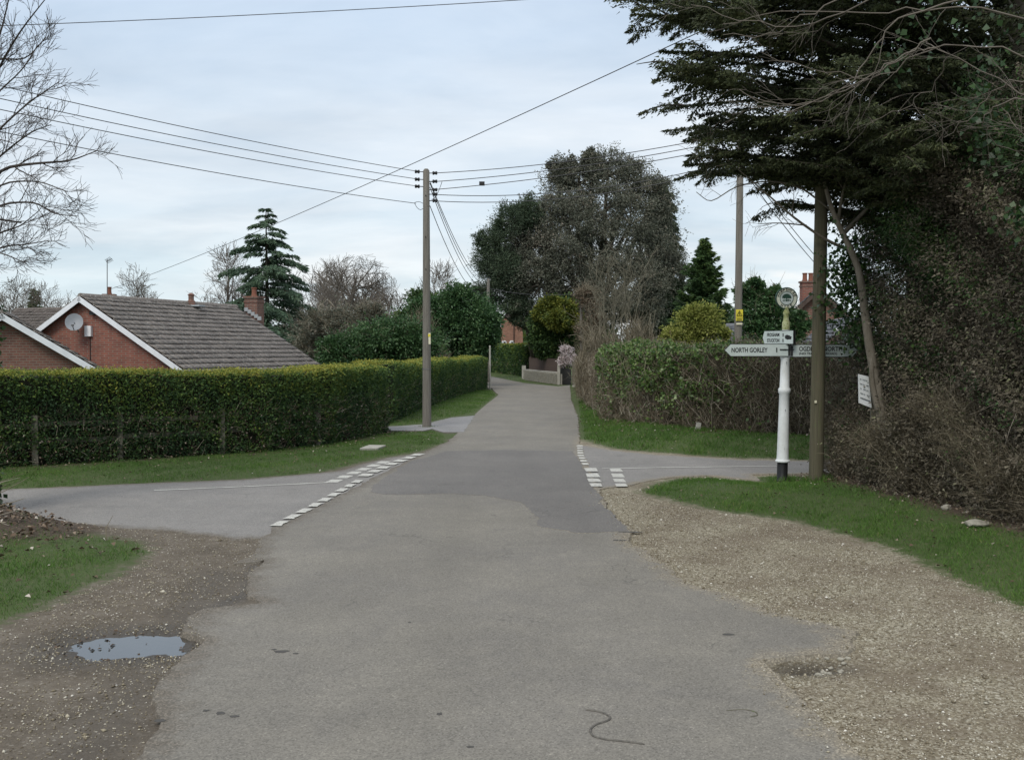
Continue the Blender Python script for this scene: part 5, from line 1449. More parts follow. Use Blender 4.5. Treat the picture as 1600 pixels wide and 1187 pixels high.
def conifer(label, base, H, Rf, nb, mat, seed, size, per_m, slope=.15, droop=.35, whorl=0, width=.30, hang=.5, name='conifer_tree', trunk_r=None, zmin=.04, bark='bark', jit=.18):
    rng_ = np.random.default_rng(seed); base = np.array(base, float)
    t = thing(name, label, 'tree', base)
    r_ = trunk_r or H * .016
    MB().tube([base - np.array((0, 0, .1)), base + np.array((0, 0, H * .5)), base + np.array((.02 * H * rng_.normal() * .3, 0, H))], [r_, r_ * .6, .015], 9).build('trunk', M[bark], t, smooth=True)
    Ps, Ds, Br = [], [], []
    for i in range(nb):
        f = zmin + (1 - zmin) * ((i + rng_.random()) / nb) ** .9
        if whorl: f = (round(f * whorl) + rng_.normal() * jit) / whorl
        f = min(max(f, zmin), .995)
        L_ = Rf(f) * rng_.uniform(.72, 1.12); az = i * 2.39996 + rng_.normal() * .35
        o_ = np.array((math.cos(az), math.sin(az), 0)); sd2 = np.array((-o_[1], o_[0], 0))
        a = slope + .5 * f * slope + rng_.normal() * .06
        tt = np.linspace(0, 1, 7)[:, None]
        pts = base + np.array((0, 0, f * H)) + o_ * L_ * tt + np.array((0, 0, 1.0)) * L_ * (a * tt - droop * tt ** 2)
        Br.append((pts, np.linspace(max(.012, L_ * .014), .008, 7), 4))
        n = max(8, int(per_m * L_ * (1 + .4 * L_)))
        s = rng_.uniform(.06, 1.0, n) ** .8
        lat = rng_.normal(size=n) * width * L_ * (.25 + .75 * np.sin(np.pi * np.clip(s, 0, 1) ** .7)) * .55
        zz_ = base[2] + f * H + L_ * (a * s - droop * s ** 2) - np.abs(lat) * hang * .5 + rng_.normal(size=n) * .03 * L_
        xy = base[None, :2] + o_[None, :2] * (L_ * s)[:, None] + sd2[None, :2] * lat[:, None]
        Ps.append(np.concatenate([xy, zz_[:, None]], 1))
        Ds.append(o_[None] * rng_.uniform(.3, 1, n)[:, None] + sd2[None] * np.sign(lat)[:, None] * rng_.uniform(.2, 1, n)[:, None] + np.array((0, 0, -1.0))[None] * hang * rng_.uniform(.2, 1.3, n)[:, None] + rng_.normal(size=(n, 3)) * .2)
    link('branches', tubes_mesh('branches', Br), M[bark], t)
    Pn = np.concatenate(Ps); D = np.concatenate(Ds); n = len(Pn)
    ti = np.clip(.45 + .25 * nz(Pn, 1.3 * 6 / H, seed) + rng_.normal(size=n) * .18, 0, 1)
    needles('crown', rng_, Pn, D, rng_.uniform(.65, 1.3, n) * size, M[mat] if isinstance(mat, str) else mat, t, .38, ti)
    return t
def lobes_px(lst, Y): return [(P(px, py, Y + (dy[0] if dy else 0)), r_ * (Y) / 1600.0, (dy[1] if len(dy) > 1 else 1.0)) for px, py, r_, *dy in lst]
def leafy(label, base, lobes, nclump, nleaf, size, mat, seed, trunk_r=.2, name='tree', cat='tree', cr=.26, bark='bark', aspect=.5, hang=.2, group=None, fill=.55, limbs=True, twigs=0, shoots=12):
    """crown made of leaf clumps spread over several lobes; lobes = (centre, radius, squash)"""
    rng_ = np.random.default_rng(seed); base = np.array(base, float)
    t = thing(name, label, cat, base, group)
    tubes = []
    cen = np.mean([l_[0] for l_ in lobes], axis=0)
    main = len(lobes); extra = []
    for c_, r_, sq in lobes:
        for j in range(3):
            dv_ = unit(rng_.normal(size=3) * np.array((1, .8, .8)) + np.array((0, 0, .35)))
            extra.append((c_ + dv_ * r_ * rng_.uniform(.75, 1.1), r_ * rng_.uniform(.3, .5), sq))
    lobes = list(lobes) + extra; li_ = -1
    if limbs:
        fork = base * .55 + cen * .45; fork[:2] = base[:2] * .7 + cen[:2] * .3
        tubes.append((np.array([base - np.array((0, 0, .1)), base * .6 + fork * .4, fork]), np.array([trunk_r, trunk_r * .85, trunk_r * .7]), 9))
    Ps, Ds, Ts = [], [], []
    for c_, r_, sq in lobes:
        li_ += 1
        if limbs and li_ < main:
            mid = (fork + c_) / 2 + rng_.normal(size=3) * r_ * .2; mid[2] -= r_ * .1
            tubes.append((np.array([fork, (fork + mid) / 2 + rng_.normal(size=3) * .05, mid, c_, c_ + np.array((0, 0, r_ * .6))]), trunk_r * np.array([.55, .45, .35, .2, .06]), 6))
        k = max(3, int(nclump * rng_.uniform(.85, 1.15) * (1 if li_ < main else .3)))
        d = unit(rng_.normal(size=(k, 3))); rr = rng_.uniform(fill, 1.0, k) ** .8
        q_ = c_ + d * (r_ * rr)[:, None] * np.array((1, 1, sq))
        if limbs and li_ < main:
            for j in range(0, k, 2):
                m_ = (c_ + q_[j]) / 2 + rng_.normal(size=3) * r_ * .1
                tubes.append((np.array([c_, m_, q_[j]]), trunk_r * np.array([.16, .1, .03]), 4))
        nl = rng_.poisson(nleaf * (1 if li_ < main else .7), k).clip(6); own = np.repeat(np.arange(k), nl); n = len(own)
        off = rng_.normal(size=(n, 3)) * r_ * cr * np.array((1, 1, .75))
        Pn = q_[own] + off
        Ps.append(Pn); Ds.append(unit(off) * .7 + d[own] * .5 + rng_.normal(size=(n, 3)) * .5 - np.array((0, 0, hang)))
        Ts.append(np.clip(.48 + (rng_.normal(size=k) * .14)[own] + rng_.normal(size=n) * .18, 0, 1))
    # stray shoots break the outline
    for c_, r_, sq in lobes[:main]:
        for j in range(shoots):
            d = unit(rng_.normal(size=3) + np.array((0, 0, .55))); q0 = c_ + d * r_ * rng_.uniform(.8, 1.05) * np.array((1, 1, sq)); m_ = 16
            dd = unit(d + rng_.normal(size=3) * .5 + np.array((0, 0, .35))); L_ = r_ * rng_.uniform(.25, .7)
            Ps.append(q0 + dd * (rng_.random((m_, 1)) * L_) + rng_.normal(size=(m_, 3)) * r_ * .035); Ds.append(dd + rng_.normal(size=(m_, 3)) * .6); Ts.append(np.clip(.62 + rng_.normal(size=m_) * .18, 0, 1))
    if tubes: link('trunk', tubes_mesh('trunk', tubes), M[bark], t)
    Pn = np.concatenate(Ps); D = np.concatenate(Ds); T = np.concatenate(Ts)
    g_ = Pn[:, 2] > base[2] + .02
    Pn, D, T = Pn[g_], D[g_], T[g_]
    leaves('crown', rng_, Pn, D, rng_.uniform(.65, 1.3, len(Pn)) * size, M[mat], t, aspect, T)
    if twigs:
        k = rng_.integers(0, len(Pn), twigs)
        link('twigs', sticks_mesh('twigs', rng_, Pn[k] - D[k] * .2, D[k] + np.array((0, 0, .6)), rng_.uniform(.2, .7, twigs), np.full(twigs, .008), .3), M['twig'], t)
    return t
def gxy(px, Y, z=0.0): return (float(P(px, 546, Y)[0]), Y, z)

# --- left background
conifer('tall blue-green cedar with layered drooping boughs behind the bungalow chimney', gxy(418, 55, -1.2), zat(326, 55) + 1.2, lambda f: .4 + 5.4 * (1 - f) ** .92 * (.72 + .38 * math.sin(f * 61) ** 2), 135, 'deodar', 51, .20, 92, .20, .40, 13, .20, .6, 'cedar_tree', .2, .06, 'bark', .42)
bare_tree('round-headed bare oak standing beyond the cedar', gxy(552, 85, -1), zat(398, 85) + 1.2, 5.4, 52, M['bark_far'], (14, 8, 6, 5), .22, .42, 1, .03, None, .016, 'oak_tree', (.4, 1.15), .16, (zat(452, 85) + 1, 3.7, zat(394, 85) - zat(452, 85)))
for k, (px, Y, ty_, sp, lab, sd2) in enumerate(((352, 66, 385, 2.8, 'thin bare birch just left of the cedar', 61), (236, 75, 446, 2.8, 'small bare tree above the bungalow ridge', 62), (205, 80, 450, 2.6, 'low bare tree beside the television aerial', 63), (96, 80, 448, 2.8, 'bare tree above the far roof on the left', 64), (28, 78, 447, 3.0, 'bare tree rising by the ivy trunk', 65), (690, 72, 424, 3.2, 'slim bare tree right of the driveway pole', 66), (520, 62, 470, 3.0, 'brown bare thicket tree below the oak', 67), (490, 60, 446, 3.0, 'brown bare thicket tree next to the cedar', 68), (478, 76, 418, 3.0, 'thin pale bare tree between cedar and oak', 69), (605, 70, 468, 3.0, 'low bare tree right of the oak', 70), (318, 90, 462, 2.6, 'faint bare tree far behind the bungalow chimney', 71), (60, 92, 455, 2.6, 'faint far bare tree on the left skyline', 72))):
    bare_tree(lab, gxy(px, Y, -1), zat(ty_, Y) + 1, sp, sd2, M['bark_far'], ((9, 6, 5, 4) if k < 10 else (9, 5, 4, 3)) if k not in (6, 7) else (7, 4, 3, 2), .22, None, 1 if k not in (6, 7) else 4, .08, None, .013)
conifer('small dark conifer among bare trees on the left skyline', gxy(55, 85, -1), zat(452, 85) + 1, lambda f: 1.3 * (1 - f) + .2, 70, 'conifer', 73, .35, 130, .2, .15)
leafy('ivy-clad dark bushes left of the driveway pole', gxy(610, 44), lobes_px([(560, 545, 32, 0), (595, 530, 30, 0), (630, 530, 32, 0), (660, 540, 28, 0), (525, 555, 24, 0), (590, 560, 30, 0), (640, 560, 30, 0)], 44), 34, 150, .12, 'laurel', 81, .12, 'bush', 'bush', .3, twigs=900)
leafy('ragged olive thicket between the cedar and the dark bushes', gxy(520, 50), lobes_px([(500, 520, 34, 0), (540, 510, 34, 0), (490, 555, 30, 0), (580, 500, 24, 0)], 50), 30, 60, .13, 'greygreen', 82, .12, 'bush', 'bush', .3, twigs=3500)
leafy('dark spreading laurel over the end of the lane hedge', gxy(735, 58), lobes_px([(700, 505, 34, 0), (735, 500, 36, 0), (757, 505, 20, 0), (690, 535, 28, 0), (738, 535, 30, 0), (762, 525, 14, 0), (715, 470, 22, 0), (665, 490, 22, 0)], 58), 38, 130, .17, 'laurel', 83, .2, 'laurel_tree', 'tree', .26)
leafy('wispy dark conifer sprays behind the driveway pole', gxy(672, 62), lobes_px([(660, 475, 18, 0), (680, 490, 26, 0), (650, 500, 24, 0), (640, 520, 26, 0)], 62), 22, 90, .18, 'conifer', 84, .15, 'tree', 'tree', .3)

# --- the big evergreens over the lane
big = [(905, 285, 34, 0), (875, 305, 36, 1), (950, 275, 36, 0), (990, 290, 34, 0), (1020, 310, 32, 0), (1030, 350, 36, 1), (860, 345, 34, -1), (900, 345, 40, -2), (945, 330, 42, -2), (985, 350, 42, -2), (1000, 400, 44, -2), (955, 390, 46, -3), (905, 395, 44, -3), (860, 395, 42, -2), (820, 400, 40, -1), (835, 350, 34, 0), (800, 440, 36, -1), (845, 445, 40, -3), (895, 445, 42, -3), (950, 445, 44, -3), (1000, 450, 40, -2), (1040, 420, 34, 0), (870, 490, 36, -2), (930, 490, 38, -2), (990, 495, 36, -2), (800, 375, 30, 1), (790, 415, 26, 1), (880, 265, 20, 0), (925, 262, 20, 0)]
leafy('huge grey-green evergreen with open crown over the bend', gxy(930, 74), lobes_px(big, 74), 22, 190, .16, 'greygreen', 91, .5, 'evergreen_tree', 'tree', .22, 'bark', .42, .35, None, .5, True, 0, 26)
leafy('dark pine on the left flank of the huge evergreen', gxy(838, 79), lobes_px([(800, 345, 28, 0), (775, 380, 24, 0), (770, 410, 26, 0), (790, 420, 24, -1), (765, 445, 26, 0), (790, 460, 30, 0), (750, 470, 18, 0), (815, 480, 28, 0), (825, 330, 20, 0)], 72), 26, 170, .17, 'pine', 92, .18, 'pine_tree', 'tree', .24, 'bark', .25, -.2)
conifer('weeping cypress with hanging sprays on the right flank of the huge evergreen', gxy(1034, 77), zat(290, 77), lambda f: (.4 + 2.6 * (1 - f) ** .7) * (.75 + .4 * math.sin(f * 47) ** 2), 200, 'greycypress', 93, .36, 80, .25, .55, 0, .35, 1.6, 'cypress_tree', .3)
conifer('neat pyramid conifer standing right of the evergreens', gxy(1099, 48), zat(374, 48), lambda f: .10 + 2.05 * (1 - f) ** .95 * (.68 + .5 * math.sin(f * 83) ** 2), 190, 'conifer', 94, .20, 190, .75, .25, 0, .35, .2, 'conifer_tree', .15)
leafy('golden topped bushy conifer behind the brown board fence', gxy(865, 66), lobes_px([(852, 500, 20, 0), (880, 490, 22, 0), (864, 484, 16, 0), (852, 530, 20, 0), (885, 530, 26, 0), (872, 545, 18, 0), (852, 543, 12, 0), (895, 515, 20, 0)], 66), 34, 120, .2, 'conifer', 95, .15, 'shrub', 'shrub', .25)
leafy('golden growth topping the bushy conifer by the fence', gxy(866, 65), lobes_px([(848, 490, 11, 0), (858, 480, 13, 0), (880, 484, 15, 0), (895, 500, 12, 0), (870, 500, 14, -1)], 65), 26, 80, .18, 'golden', 96, .05, 'shrub', 'shrub', .28, limbs=False)
leafy('white blossoming bush over the dark gate', gxy(889, 61), lobes_px([(888, 556, 8, 0), (884, 548, 7, 0), (893, 562, 7, 0), (880, 565, 6, 0)], 61), 16, 26, .10, 'blossom', 97, .05, 'bush', 'bush', .4, twigs=300)
bare_tree('many-stemmed olive-barked bare tree in front of the evergreens', gxy(962, 50), zat(402, 50), 3.0, 98, M['bark_olive'], (5, 3, 3, 1), .25, .11, 6, .10, None, .009)
leafy('brown climber hanging from the short pole beside the lane', gxy(915, 57.5), lobes_px([(915, 462, 12, 0), (922, 480, 13, 0), (928, 500, 14, 0), (920, 520, 15, 0)], 57.5), 16, 30, .12, 'hedge_dry', 99, .04, 'climber', 'climber', .4, limbs=False, twigs=2200)
def thicket(label, pxs, Y, ytop, seed, n=2600):
    rng_ = np.random.default_rng(seed); x0, x1 = P(pxs[0], 546, Y)[0], P(pxs[1], 546, Y)[0]; zt_ = zat(ytop, Y)
    t = thing('thicket', label, 'thicket', ((x0 + x1) / 2, Y, 0))
    x = rng_.uniform(x0, x1, n); e = np.sin(np.pi * (x - x0) / (x1 - x0)) ** .4
    z = rng_.uniform(.2, 1, n) * zt_ * e * (1 + .12 * np.sin(x * 3.1 + seed))
    p = np.stack([x, Y + rng_.normal(size=n) * .5, z], -1)
    link('branches', sticks_mesh('branches', rng_, p, rng_.normal(size=(n, 3)) * .5 + np.array((0, 0, .9)), rng_.uniform(.3, .9, n), rng_.uniform(.005, .012, n), .35, rng_.random(n) ** 1.2 * .8), M['twig'], t)
    return t
thicket('brown leafless thicket above the right hedge corner', (902, 972), 40, 513, 101, 1500)
thicket('brown leafless thicket left of the yellow-green shrub', (960, 1050), 36, 514, 102, 2000)
thicket('tall brown leafless scrub behind the dark bushes', (455, 600), 56, 506, 103, 2600)
thicket('leafless scrub rising beyond the driveway pole', (600, 700), 54, 500, 104, 2600)
leafy('yellow-green variegated shrub behind the twiggy hedge', gxy(1087, 28.5), lobes_px([(1075, 510, 22, 0), (1100, 500, 22, 0), (1060, 530, 20, 0), (1090, 535, 24, 0), (1115, 525, 18, 0), (1085, 492, 13, 0)], 28.5), 26, 70, .085, 'lime', 105, .06, 'shrub', 'shrub', .27)
leafy('dark green laurel between the two poles on the right', gxy(1200, 33), lobes_px([(1175, 490, 22, 0), (1205, 500, 26, 0), (1185, 525, 26, 0), (1215, 525, 20, 0), (1165, 460, 12, 0), (1180, 447, 9, 0), (1195, 470, 14, 0), (1210, 462, 10, 0), (1228, 492, 12, 0), (1248, 503, 13, 0), (1238, 520, 14, 0)], 33), 26, 70, .11, 'laurel', 106, .08, 'laurel_tree', 'tree', .28, twigs=400)
bare_tree('thin bare tree behind the round finial', gxy(1245, 60), zat(468, 60), 2.2, 107, M['bark_far'], (8, 5, 4), .2, .09)
# far woods closing the view
def woods(label, x0, x1, Y, h, n, mat, seed, size):
    rng_ = np.random.default_rng(seed); x = rng_.uniform(x0, x1, n)
    top = h * (.7 + .3 * np.sin(x * .11 + seed) * np.sin(x * .31 + 2 * seed) + .12 * np.sin(x * 1.3))
    z = top * rng_.random(n) ** .7
    p = np.stack([x, Y + rng_.normal(size=n) * 5, z], -1)
    return tag(leaves('woods', rng_, p, rng_.normal(size=(n, 3)), rng_.uniform(.6, 1.3, n) * size, M[mat], None, .6), label, 'woods', kind='stuff')
woods('low far wood along the skyline on the left', -130, -14, 150, 7.5, 16000, 'greygreen', 131, .9)
woods('far dark wood closing the view beyond the bend', -14, 30, 125, 7.0, 12000, 'conifer', 132, .8)
woods('far wood behind the houses on the right', 26, 120, 140, 7.0, 12000, 'greygreen', 133, .9)

# --- bare tree at the left edge, its trunk wrapped in ivy
def limb_px(pix, Y0, Y1):
    k = len(pix); return np.array([P(px, py, Y0 + (Y1 - Y0) * i / (k - 1)) for i, (px, py) in enumerate(pix)])
def smooth(pts, m=4):
    s = np.linspace(0, len(pts) - 1, (len(pts) - 1) * m + 1); k = np.arange(len(pts))
    q_ = np.stack([np.interp(s, k, pts[:, i]) for i in range(3)], -1)
    for _ in range(2): q_[1:-1] = (q_[:-2] + 2 * q_[1:-1] + q_[2:]) / 4
    return q_
lt_ = thing('bare_tree', 'bare beech reaching in at the left edge, ivy round its trunk', 'tree', (-6.98, 13.0, .3))
tb = (-6.98, 13.0)
MB().tube([(tb[0], tb[1], .0), (tb[0] + .03, tb[1], 1.5), (tb[0] - .05, tb[1] + .05, 4), (tb[0] - .1, tb[1], 7), (tb[0] - .3, tb[1], 11)], [.26, .2, .17, .14, .06], 12).build('trunk', M['bark'], lt_, smooth=True)
rng = np.random.default_rng(141)
tw = []
prm = dict(n=(9, 5, 3), t0=.12, ang=(.3, .75), L=[.44, .27, .17, .12], rr=.5, rmin=.0028, seg=[6, 5, 4, 3], wig=.14, up=.05)
for pix, r_ in (([(-50, 250), (-10, 120), (30, 50), (78, -10)], .022), ([(-50, 180), (0, 60), (20, -30)], .02), ([(-50, 260), (0, 200), (45, 160), (92, 128)], .018), ([(-50, 290), (10, 235), (50, 205), (80, 195)], .016), ([(-50, 330), (0, 262), (60, 255), (110, 252), (150, 236)], .026), ([(-50, 340), (0, 285), (60, 282), (105, 300)], .016), ([(-50, 360), (0, 318), (55, 315), (85, 335), (122, 338)], .018), ([(-50, 420), (0, 385), (40, 382), (76, 376)], .014), ([(-50, 400), (0, 362), (30, 355), (60, 330)], .014), ([(-60, 150), (-10, 90), (40, 95), (72, 58)], .016), ([(-60, 440), (-10, 392), (15, 400), (42, 412)], .012), ([(-60, 220), (-10, 150), (35, 110), (60, 70)], .014)):
    p = smooth(limb_px(pix, 13.0, 12.6)); rad = np.linspace(r_, .005, len(p)); tw.append((p, rad, 5)); limb_children(rng, p, rad, 0, prm, tw)
# limbs leaving the other way, for the whole tree
pr2 = dict(prm); pr2['n'] = (8, 5, 3); pr2['L'] = [1.6, .8, .45, .3]
for k in range(7):
    a = R(110 + 35 * k); h_ = 4.0 + k * .9
    grow(rng, np.array((tb[0] - .1, tb[1], h_)), unit(np.array((-abs(math.cos(a)) - .3, math.sin(a), .7))), 2.8, .06, 0, pr2, tw)
link('branches', tubes_mesh('branches', tw), M['bark_left'], lt_)
n = 5200
a = rng.uniform(0, 2 * PI, n); z = rng.uniform(.1, 3.35, n); r_ = .24 + .06 * np.sin(z * 3 + a * 2) + rng.normal(size=n) * .05 + .05
Pn = np.stack([tb[0] + r_ * np.cos(a), tb[1] + r_ * np.sin(a), z], -1)
leaves('ivy', rng, Pn, np.stack([np.cos(a), np.sin(a), -.5 + 0 * a], -1) + rng.normal(size=(n, 3)) * .5, rng.uniform(.04, .085, n), M['ivy'], lt_, .8, np.clip(rng.normal(.25, .2, n), 0, 1))

# --- right side: overgrown conifer hedge, dark cypress above it, bare branches in front
rng = np.random.default_rng(151)
RP = Path([(8.2, 18.0), (6.05, 17.2), (5.66, 16.2), (5.78, 14.2), (6.1, 12.0), (6.6, 9.3)])
rh = thing('overgrown_hedge', 'towering dark overgrown conifer hedge along the right edge', 'hedge', (5.6, 13.6, 0))
RH = lambda s: 5.1 + .35 * np.sin(s * 1.1)
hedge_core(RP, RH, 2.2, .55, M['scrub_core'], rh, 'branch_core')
n = 430000
Pn, nr, hf, s, face = hedge_points(rng, RP, RH, 2.2, n, .30, .17, wb=.05, we=.3, seed=2.0, batter=.0)
k = (nz(Pn, 1.5, 9.0) < .75); Pn, nr, hf = Pn[k], nr[k], hf[k]; n = len(Pn)
D = nr * .6 + rng.normal(size=(n, 3)) * .6 + np.array((0, 0, -.25))
grn = nz(Pn, .9, 4.0) + .5 * nz(Pn, 3.1, 1.0) + (hf - .5) * 1.2 + rng.normal(size=n) * .45 > .35
ti = np.clip(.45 + .25 * nz(Pn, 1.7, 1.0) + rng.normal(size=n) * .2, 0, 1)
needles('foliage', rng, Pn[grn], D[grn], rng.uniform(.02, .062, int(grn.sum())), M['conifer'], rh, .5, np.clip(ti[grn] - .12, 0, 1))
bn = ~grn
needles('brown_foliage', rng, Pn[bn], D[bn], rng.uniform(.02, .062, int(bn.sum())), M['cypress_brown'], rh, .5, ti[bn])
RP2 = Path([(6.2, 17.5), (5.36, 16.9), (5.26, 16.0), (5.45, 14.0), (5.82, 11.9), (6.35, 9.3)])
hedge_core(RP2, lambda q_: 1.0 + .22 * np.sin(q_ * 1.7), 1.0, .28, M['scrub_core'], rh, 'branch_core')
n = 70000
Pn, nr, hf, s, face = hedge_points(rng, RP2, lambda q_: 1.2 + .3 * np.sin(q_ * 1.7), 1.0, n, .18, .16, wb=.02, we=.3, seed=5.0)
needles('brown_foliage', rng, Pn, nr * .5 + rng.normal(size=(n, 3)) * .7, rng.uniform(.02, .062, n), M['cypress_brown'], rh, .5, np.clip(.5 + .25 * nz(Pn, 1.7, 1.0) + rng.normal(size=n) * .2, 0, 1))
n = 22000
Pn, nr, hf, s, face = hedge_points(rng, RP2, lambda q_: 1.15 + .35 * np.sin(q_ * 1.7), 1.2, n, .22, .14, wt=.3, wb=.02, we=.3, seed=3.0, batter=-.15)
me = sticks_mesh('twigs', rng, Pn - nr * .12, nr * .45 + rng.normal(size=(n, 3)) * .6 + np.array((0, 0, .55)), rng.uniform(.10, .36, n), rng.uniform(.0014, .0036, n), .35, rng.random(n) ** 1.5 * .8)
link('twigs', me, M['twig'], rh)
n = 4500
Pn, nr, hf, s, face = hedge_points(rng, RP, RH, 2.2, n, .3, .15, wb=.02, we=.3, seed=2.0)
me = sticks_mesh('dead_twigs', rng, Pn - nr * .1, nr * .5 + rng.normal(size=(n, 3)) * .6, rng.uniform(.12, .5, n), rng.uniform(.0014, .003, n), .4)
link('dead_twigs', me, M['twig_pale'], rh)
n = 3000
Pn, nr, hf, s, face = hedge_points(rng, RP, lambda q_: 2.2 + 0 * q_, 1.8, n * 3, .25, .12, wt=0, wb=.02, we=.3, seed=2.0)
k = nz(Pn, 1.3, 6.0) > .35; Pn, nr = Pn[k], nr[k]
leaves('ivy', rng, Pn, nr * .5 + rng.normal(size=Pn.shape) * .6 - np.array((0, 0, .3)), rng.uniform(.03, .07, len(Pn)), M['ivy'], rh, .8, np.clip(rng.normal(.3, .2, len(Pn)), 0, 1))

# dark cypress: limbs sweep out to the left over the verge
cy = thing('cypress_tree', 'huge dark cypress sweeping its boughs over the right verge', 'tree', (7.7, 15.8, 0))
ct = np.array((7.7, 15.8, 0.0))
MB().tube([ct, ct + np.array((-.1, 0, 4)), ct + np.array((.1, 0, 8)), ct + np.array((0, 0, 12))], [.34, .27, .2, .08], 12).build('trunk', M['bark'], cy, smooth=True)
def lbound(z):   # how far left the boughs reach, from the skyline of the tree
    return np.interp(z, [3.2, 3.9, 4.3, 4.7, 5.05, 5.4, 5.9, 6.4, 6.9, 7.6, 8.6, 10, 12], [5.6, 5.3, 4.8, 3.9, 2.95, 3.0, 2.75, 2.4, 2.5, 2.0, 1.9, 2.6, 5.5])
br, Ps, Ds = [], [], []
def spray_along(pts, nspr, wid, hang):
    m = len(pts); s = rng.uniform(.12, 1, nspr) ** .8 * (m - 1); i = np.minimum(s.astype(int), m - 2); fr = (s - i)[:, None]
    p = pts[i] * (1 - fr) + pts[i + 1] * fr; d = unit(pts[i + 1] - pts[i])
    sd2 = unit(np.cross(d, np.array((0, 0, 1.0)))); t = (s / (m - 1))
    lat = rng.normal(size=nspr) * wid * np.sin(np.pi * np.clip(t, .08, .995)) ** .8
    q_ = p + sd2 * lat[:, None]; q_[:, 2] += -np.abs(lat) * .30 + rng.normal(size=nspr) * .05 * (1.15 - t)
    Ps.append(q_); Ds.append(d * rng.uniform(.3, 1, nspr)[:, None] + sd2 * np.sign(lat)[:, None] * rng.uniform(.1, .9, nspr)[:, None] + rng.normal(size=(nspr, 3)) * .35 - np.array((0, 0, hang)))
for i in range(104):
    f = i / 103.0; z1 = 4.55 + round(6.2 * f ** 1.3 / .56) * .56 + rng.normal() * .15
    ln_ = rng.uniform(0, 1)
    yo = rng.uniform(-4.2, 2.6) if i % 3 else rng.uniform(-1.0, .9)
    xe = float(lbound(z1)) + ((rng.random() ** 2.2) * 2.0 + .03 * yo * yo if i % 3 else rng.uniform(-.25, .35))
    e = np.array((xe, 15.8 + yo, z1)); st = ct + np.array((0, 0, z1 - .5 - .35 * rng.random() - .12 * (7.7 - xe)))
    mid = (st + e) / 2 + np.array((0, 0, .28 + .1 * rng.normal()))
    p = smooth(np.array([st, (st + mid) / 2, mid, (mid + e) / 2 + np.array((0, 0, .08)), e]), 4)
    br.append((p, np.linspace(.06, .008, len(p)), 5))
    spray_along(p, int(330 * np.linalg.norm(e - st)), .21, .35)
    for j in range(9):
        k = rng.integers(3, len(p) - 1); d = unit(p[k + 1] - p[k]); pv = unit(np.cross(d, (0, 0, 1.0))) * rng.choice([-1, 1])
        L_ = rng.uniform(.5, 1.3); q0 = p[k]; q1 = q0 + unit(d * .8 + pv * .8) * L_ + np.array((0, 0, rng.normal() * .12))
        pp_ = smooth(np.array([q0, (q0 + q1) / 2 + np.array((0, 0, .06)), q1 - np.array((0, 0, .1))]), 3)
        br.append((pp_, np.linspace(.016, .005, len(pp_)), 4)); spray_along(pp_, int(300 * L_), .10, .3)
# boughs filling the body over the hedge
for i in range(70):
    z1 = rng.uniform(4.4, 10.5); y1 = rng.uniform(9.5, 15.5); x1 = rng.uniform(5.1, 6.6) - .1 * (z1 - 4.4); st = np.array((7.9, y1 + rng.normal() * .4, z1 - .3)); e = np.array((x1, y1 + rng.normal() * .5, z1))
    p = smooth(np.array([st, (st + e) / 2 + np.array((0, 0, .15)), e]), 4); br.append((p, np.linspace(.04, .008, len(p)), 5)); spray_along(p, 950, .40, .4)
Pn = np.concatenate(Ps); D = np.concatenate(Ds)
k = Pn[:, 0] > lbound(Pn[:, 2]) - .6 + .3 * nz(Pn, 2.0, 1.0); Pn, D = Pn[k], D[k]; n = len(Pn)
link('boughs', tubes_mesh('boughs', br), M['bark'], cy)
needles('crown', rng, Pn, D, rng.uniform(.035, .085, n), M['cypress'], cy, .42, np.clip(.42 + .22 * nz(Pn, 1.5, 3.0) + rng.normal(size=n) * .2, 0, 1))

# slender pale tree leaning in front of the hedge, ivy on its upper trunk
sl_ = thing('slender_tree', 'slender pale-barked tree leaning in the right hedge, ivy above', 'tree', P(1391, 775, 14.72) * np.array((1, 1, 0)))
tr = smooth(limb_px([(1391, 775), (1384, 700), (1374, 620), (1358, 540), (1349, 470), (1342, 420), (1322, 375), (1300, 330), (1288, 285)], 14.72, 15.5))
tw = [(tr, np.linspace(.09, .03, len(tr)), 8)]
tw.append((smooth(limb_px([(1372, 640), (1362, 600), (1362, 560)], 14.85, 14.95)), np.linspace(.05, .035, 9), 6))
for pix, r_ in (([(1330, 392), (1290, 375), (1240, 340), (1195, 300), (1150, 262)], .03), ([(1310, 345), (1318, 290), (1350, 220)], .03), ([(1318, 365), (1370, 310), (1430, 268), (1480, 250)], .04), ([(1260, 352), (1215, 348), (1185, 350)], .012), ([(1300, 330), (1250, 290), (1200, 282), (1150, 290), (1110, 318), (1088, 300)], .016), ([(1150, 265), (1120, 230), (1105, 222)], .01)):
    p = smooth(limb_px(pix, 15.6, 15.2)); rad = np.linspace(r_, .005, len(p)); tw.append((p, rad, 5)); limb_children(rng, p, rad, 0, dict(n=(5, 3), t0=.2, ang=(.4, 1.0), L=[.55, .3, .2], rr=.5, rmin=.003, seg=[5, 4, 3], wig=.2, up=-.02), tw)
link('trunk', tubes_mesh('trunk', tw), M['bark_pale'], sl_)
n = 1500
c_ = np.array([P(px, py, 15.5) for px, py in ((1325, 400), (1335, 440), (1330, 480), (1340, 520), (1318, 420), (1310, 470))])
Pn = c_[rng.integers(0, 6, n)] + rng.normal(size=(n, 3)) * np.array((.16, .14, .24))
leaves('ivy', rng, Pn, rng.normal(size=(n, 3)) * .6 + np.array((-.3, -.6, -.3)), rng.uniform(.045, .095, n), M['ivy'], sl_, .8, np.clip(rng.normal(.22, .18, n), 0, 1))

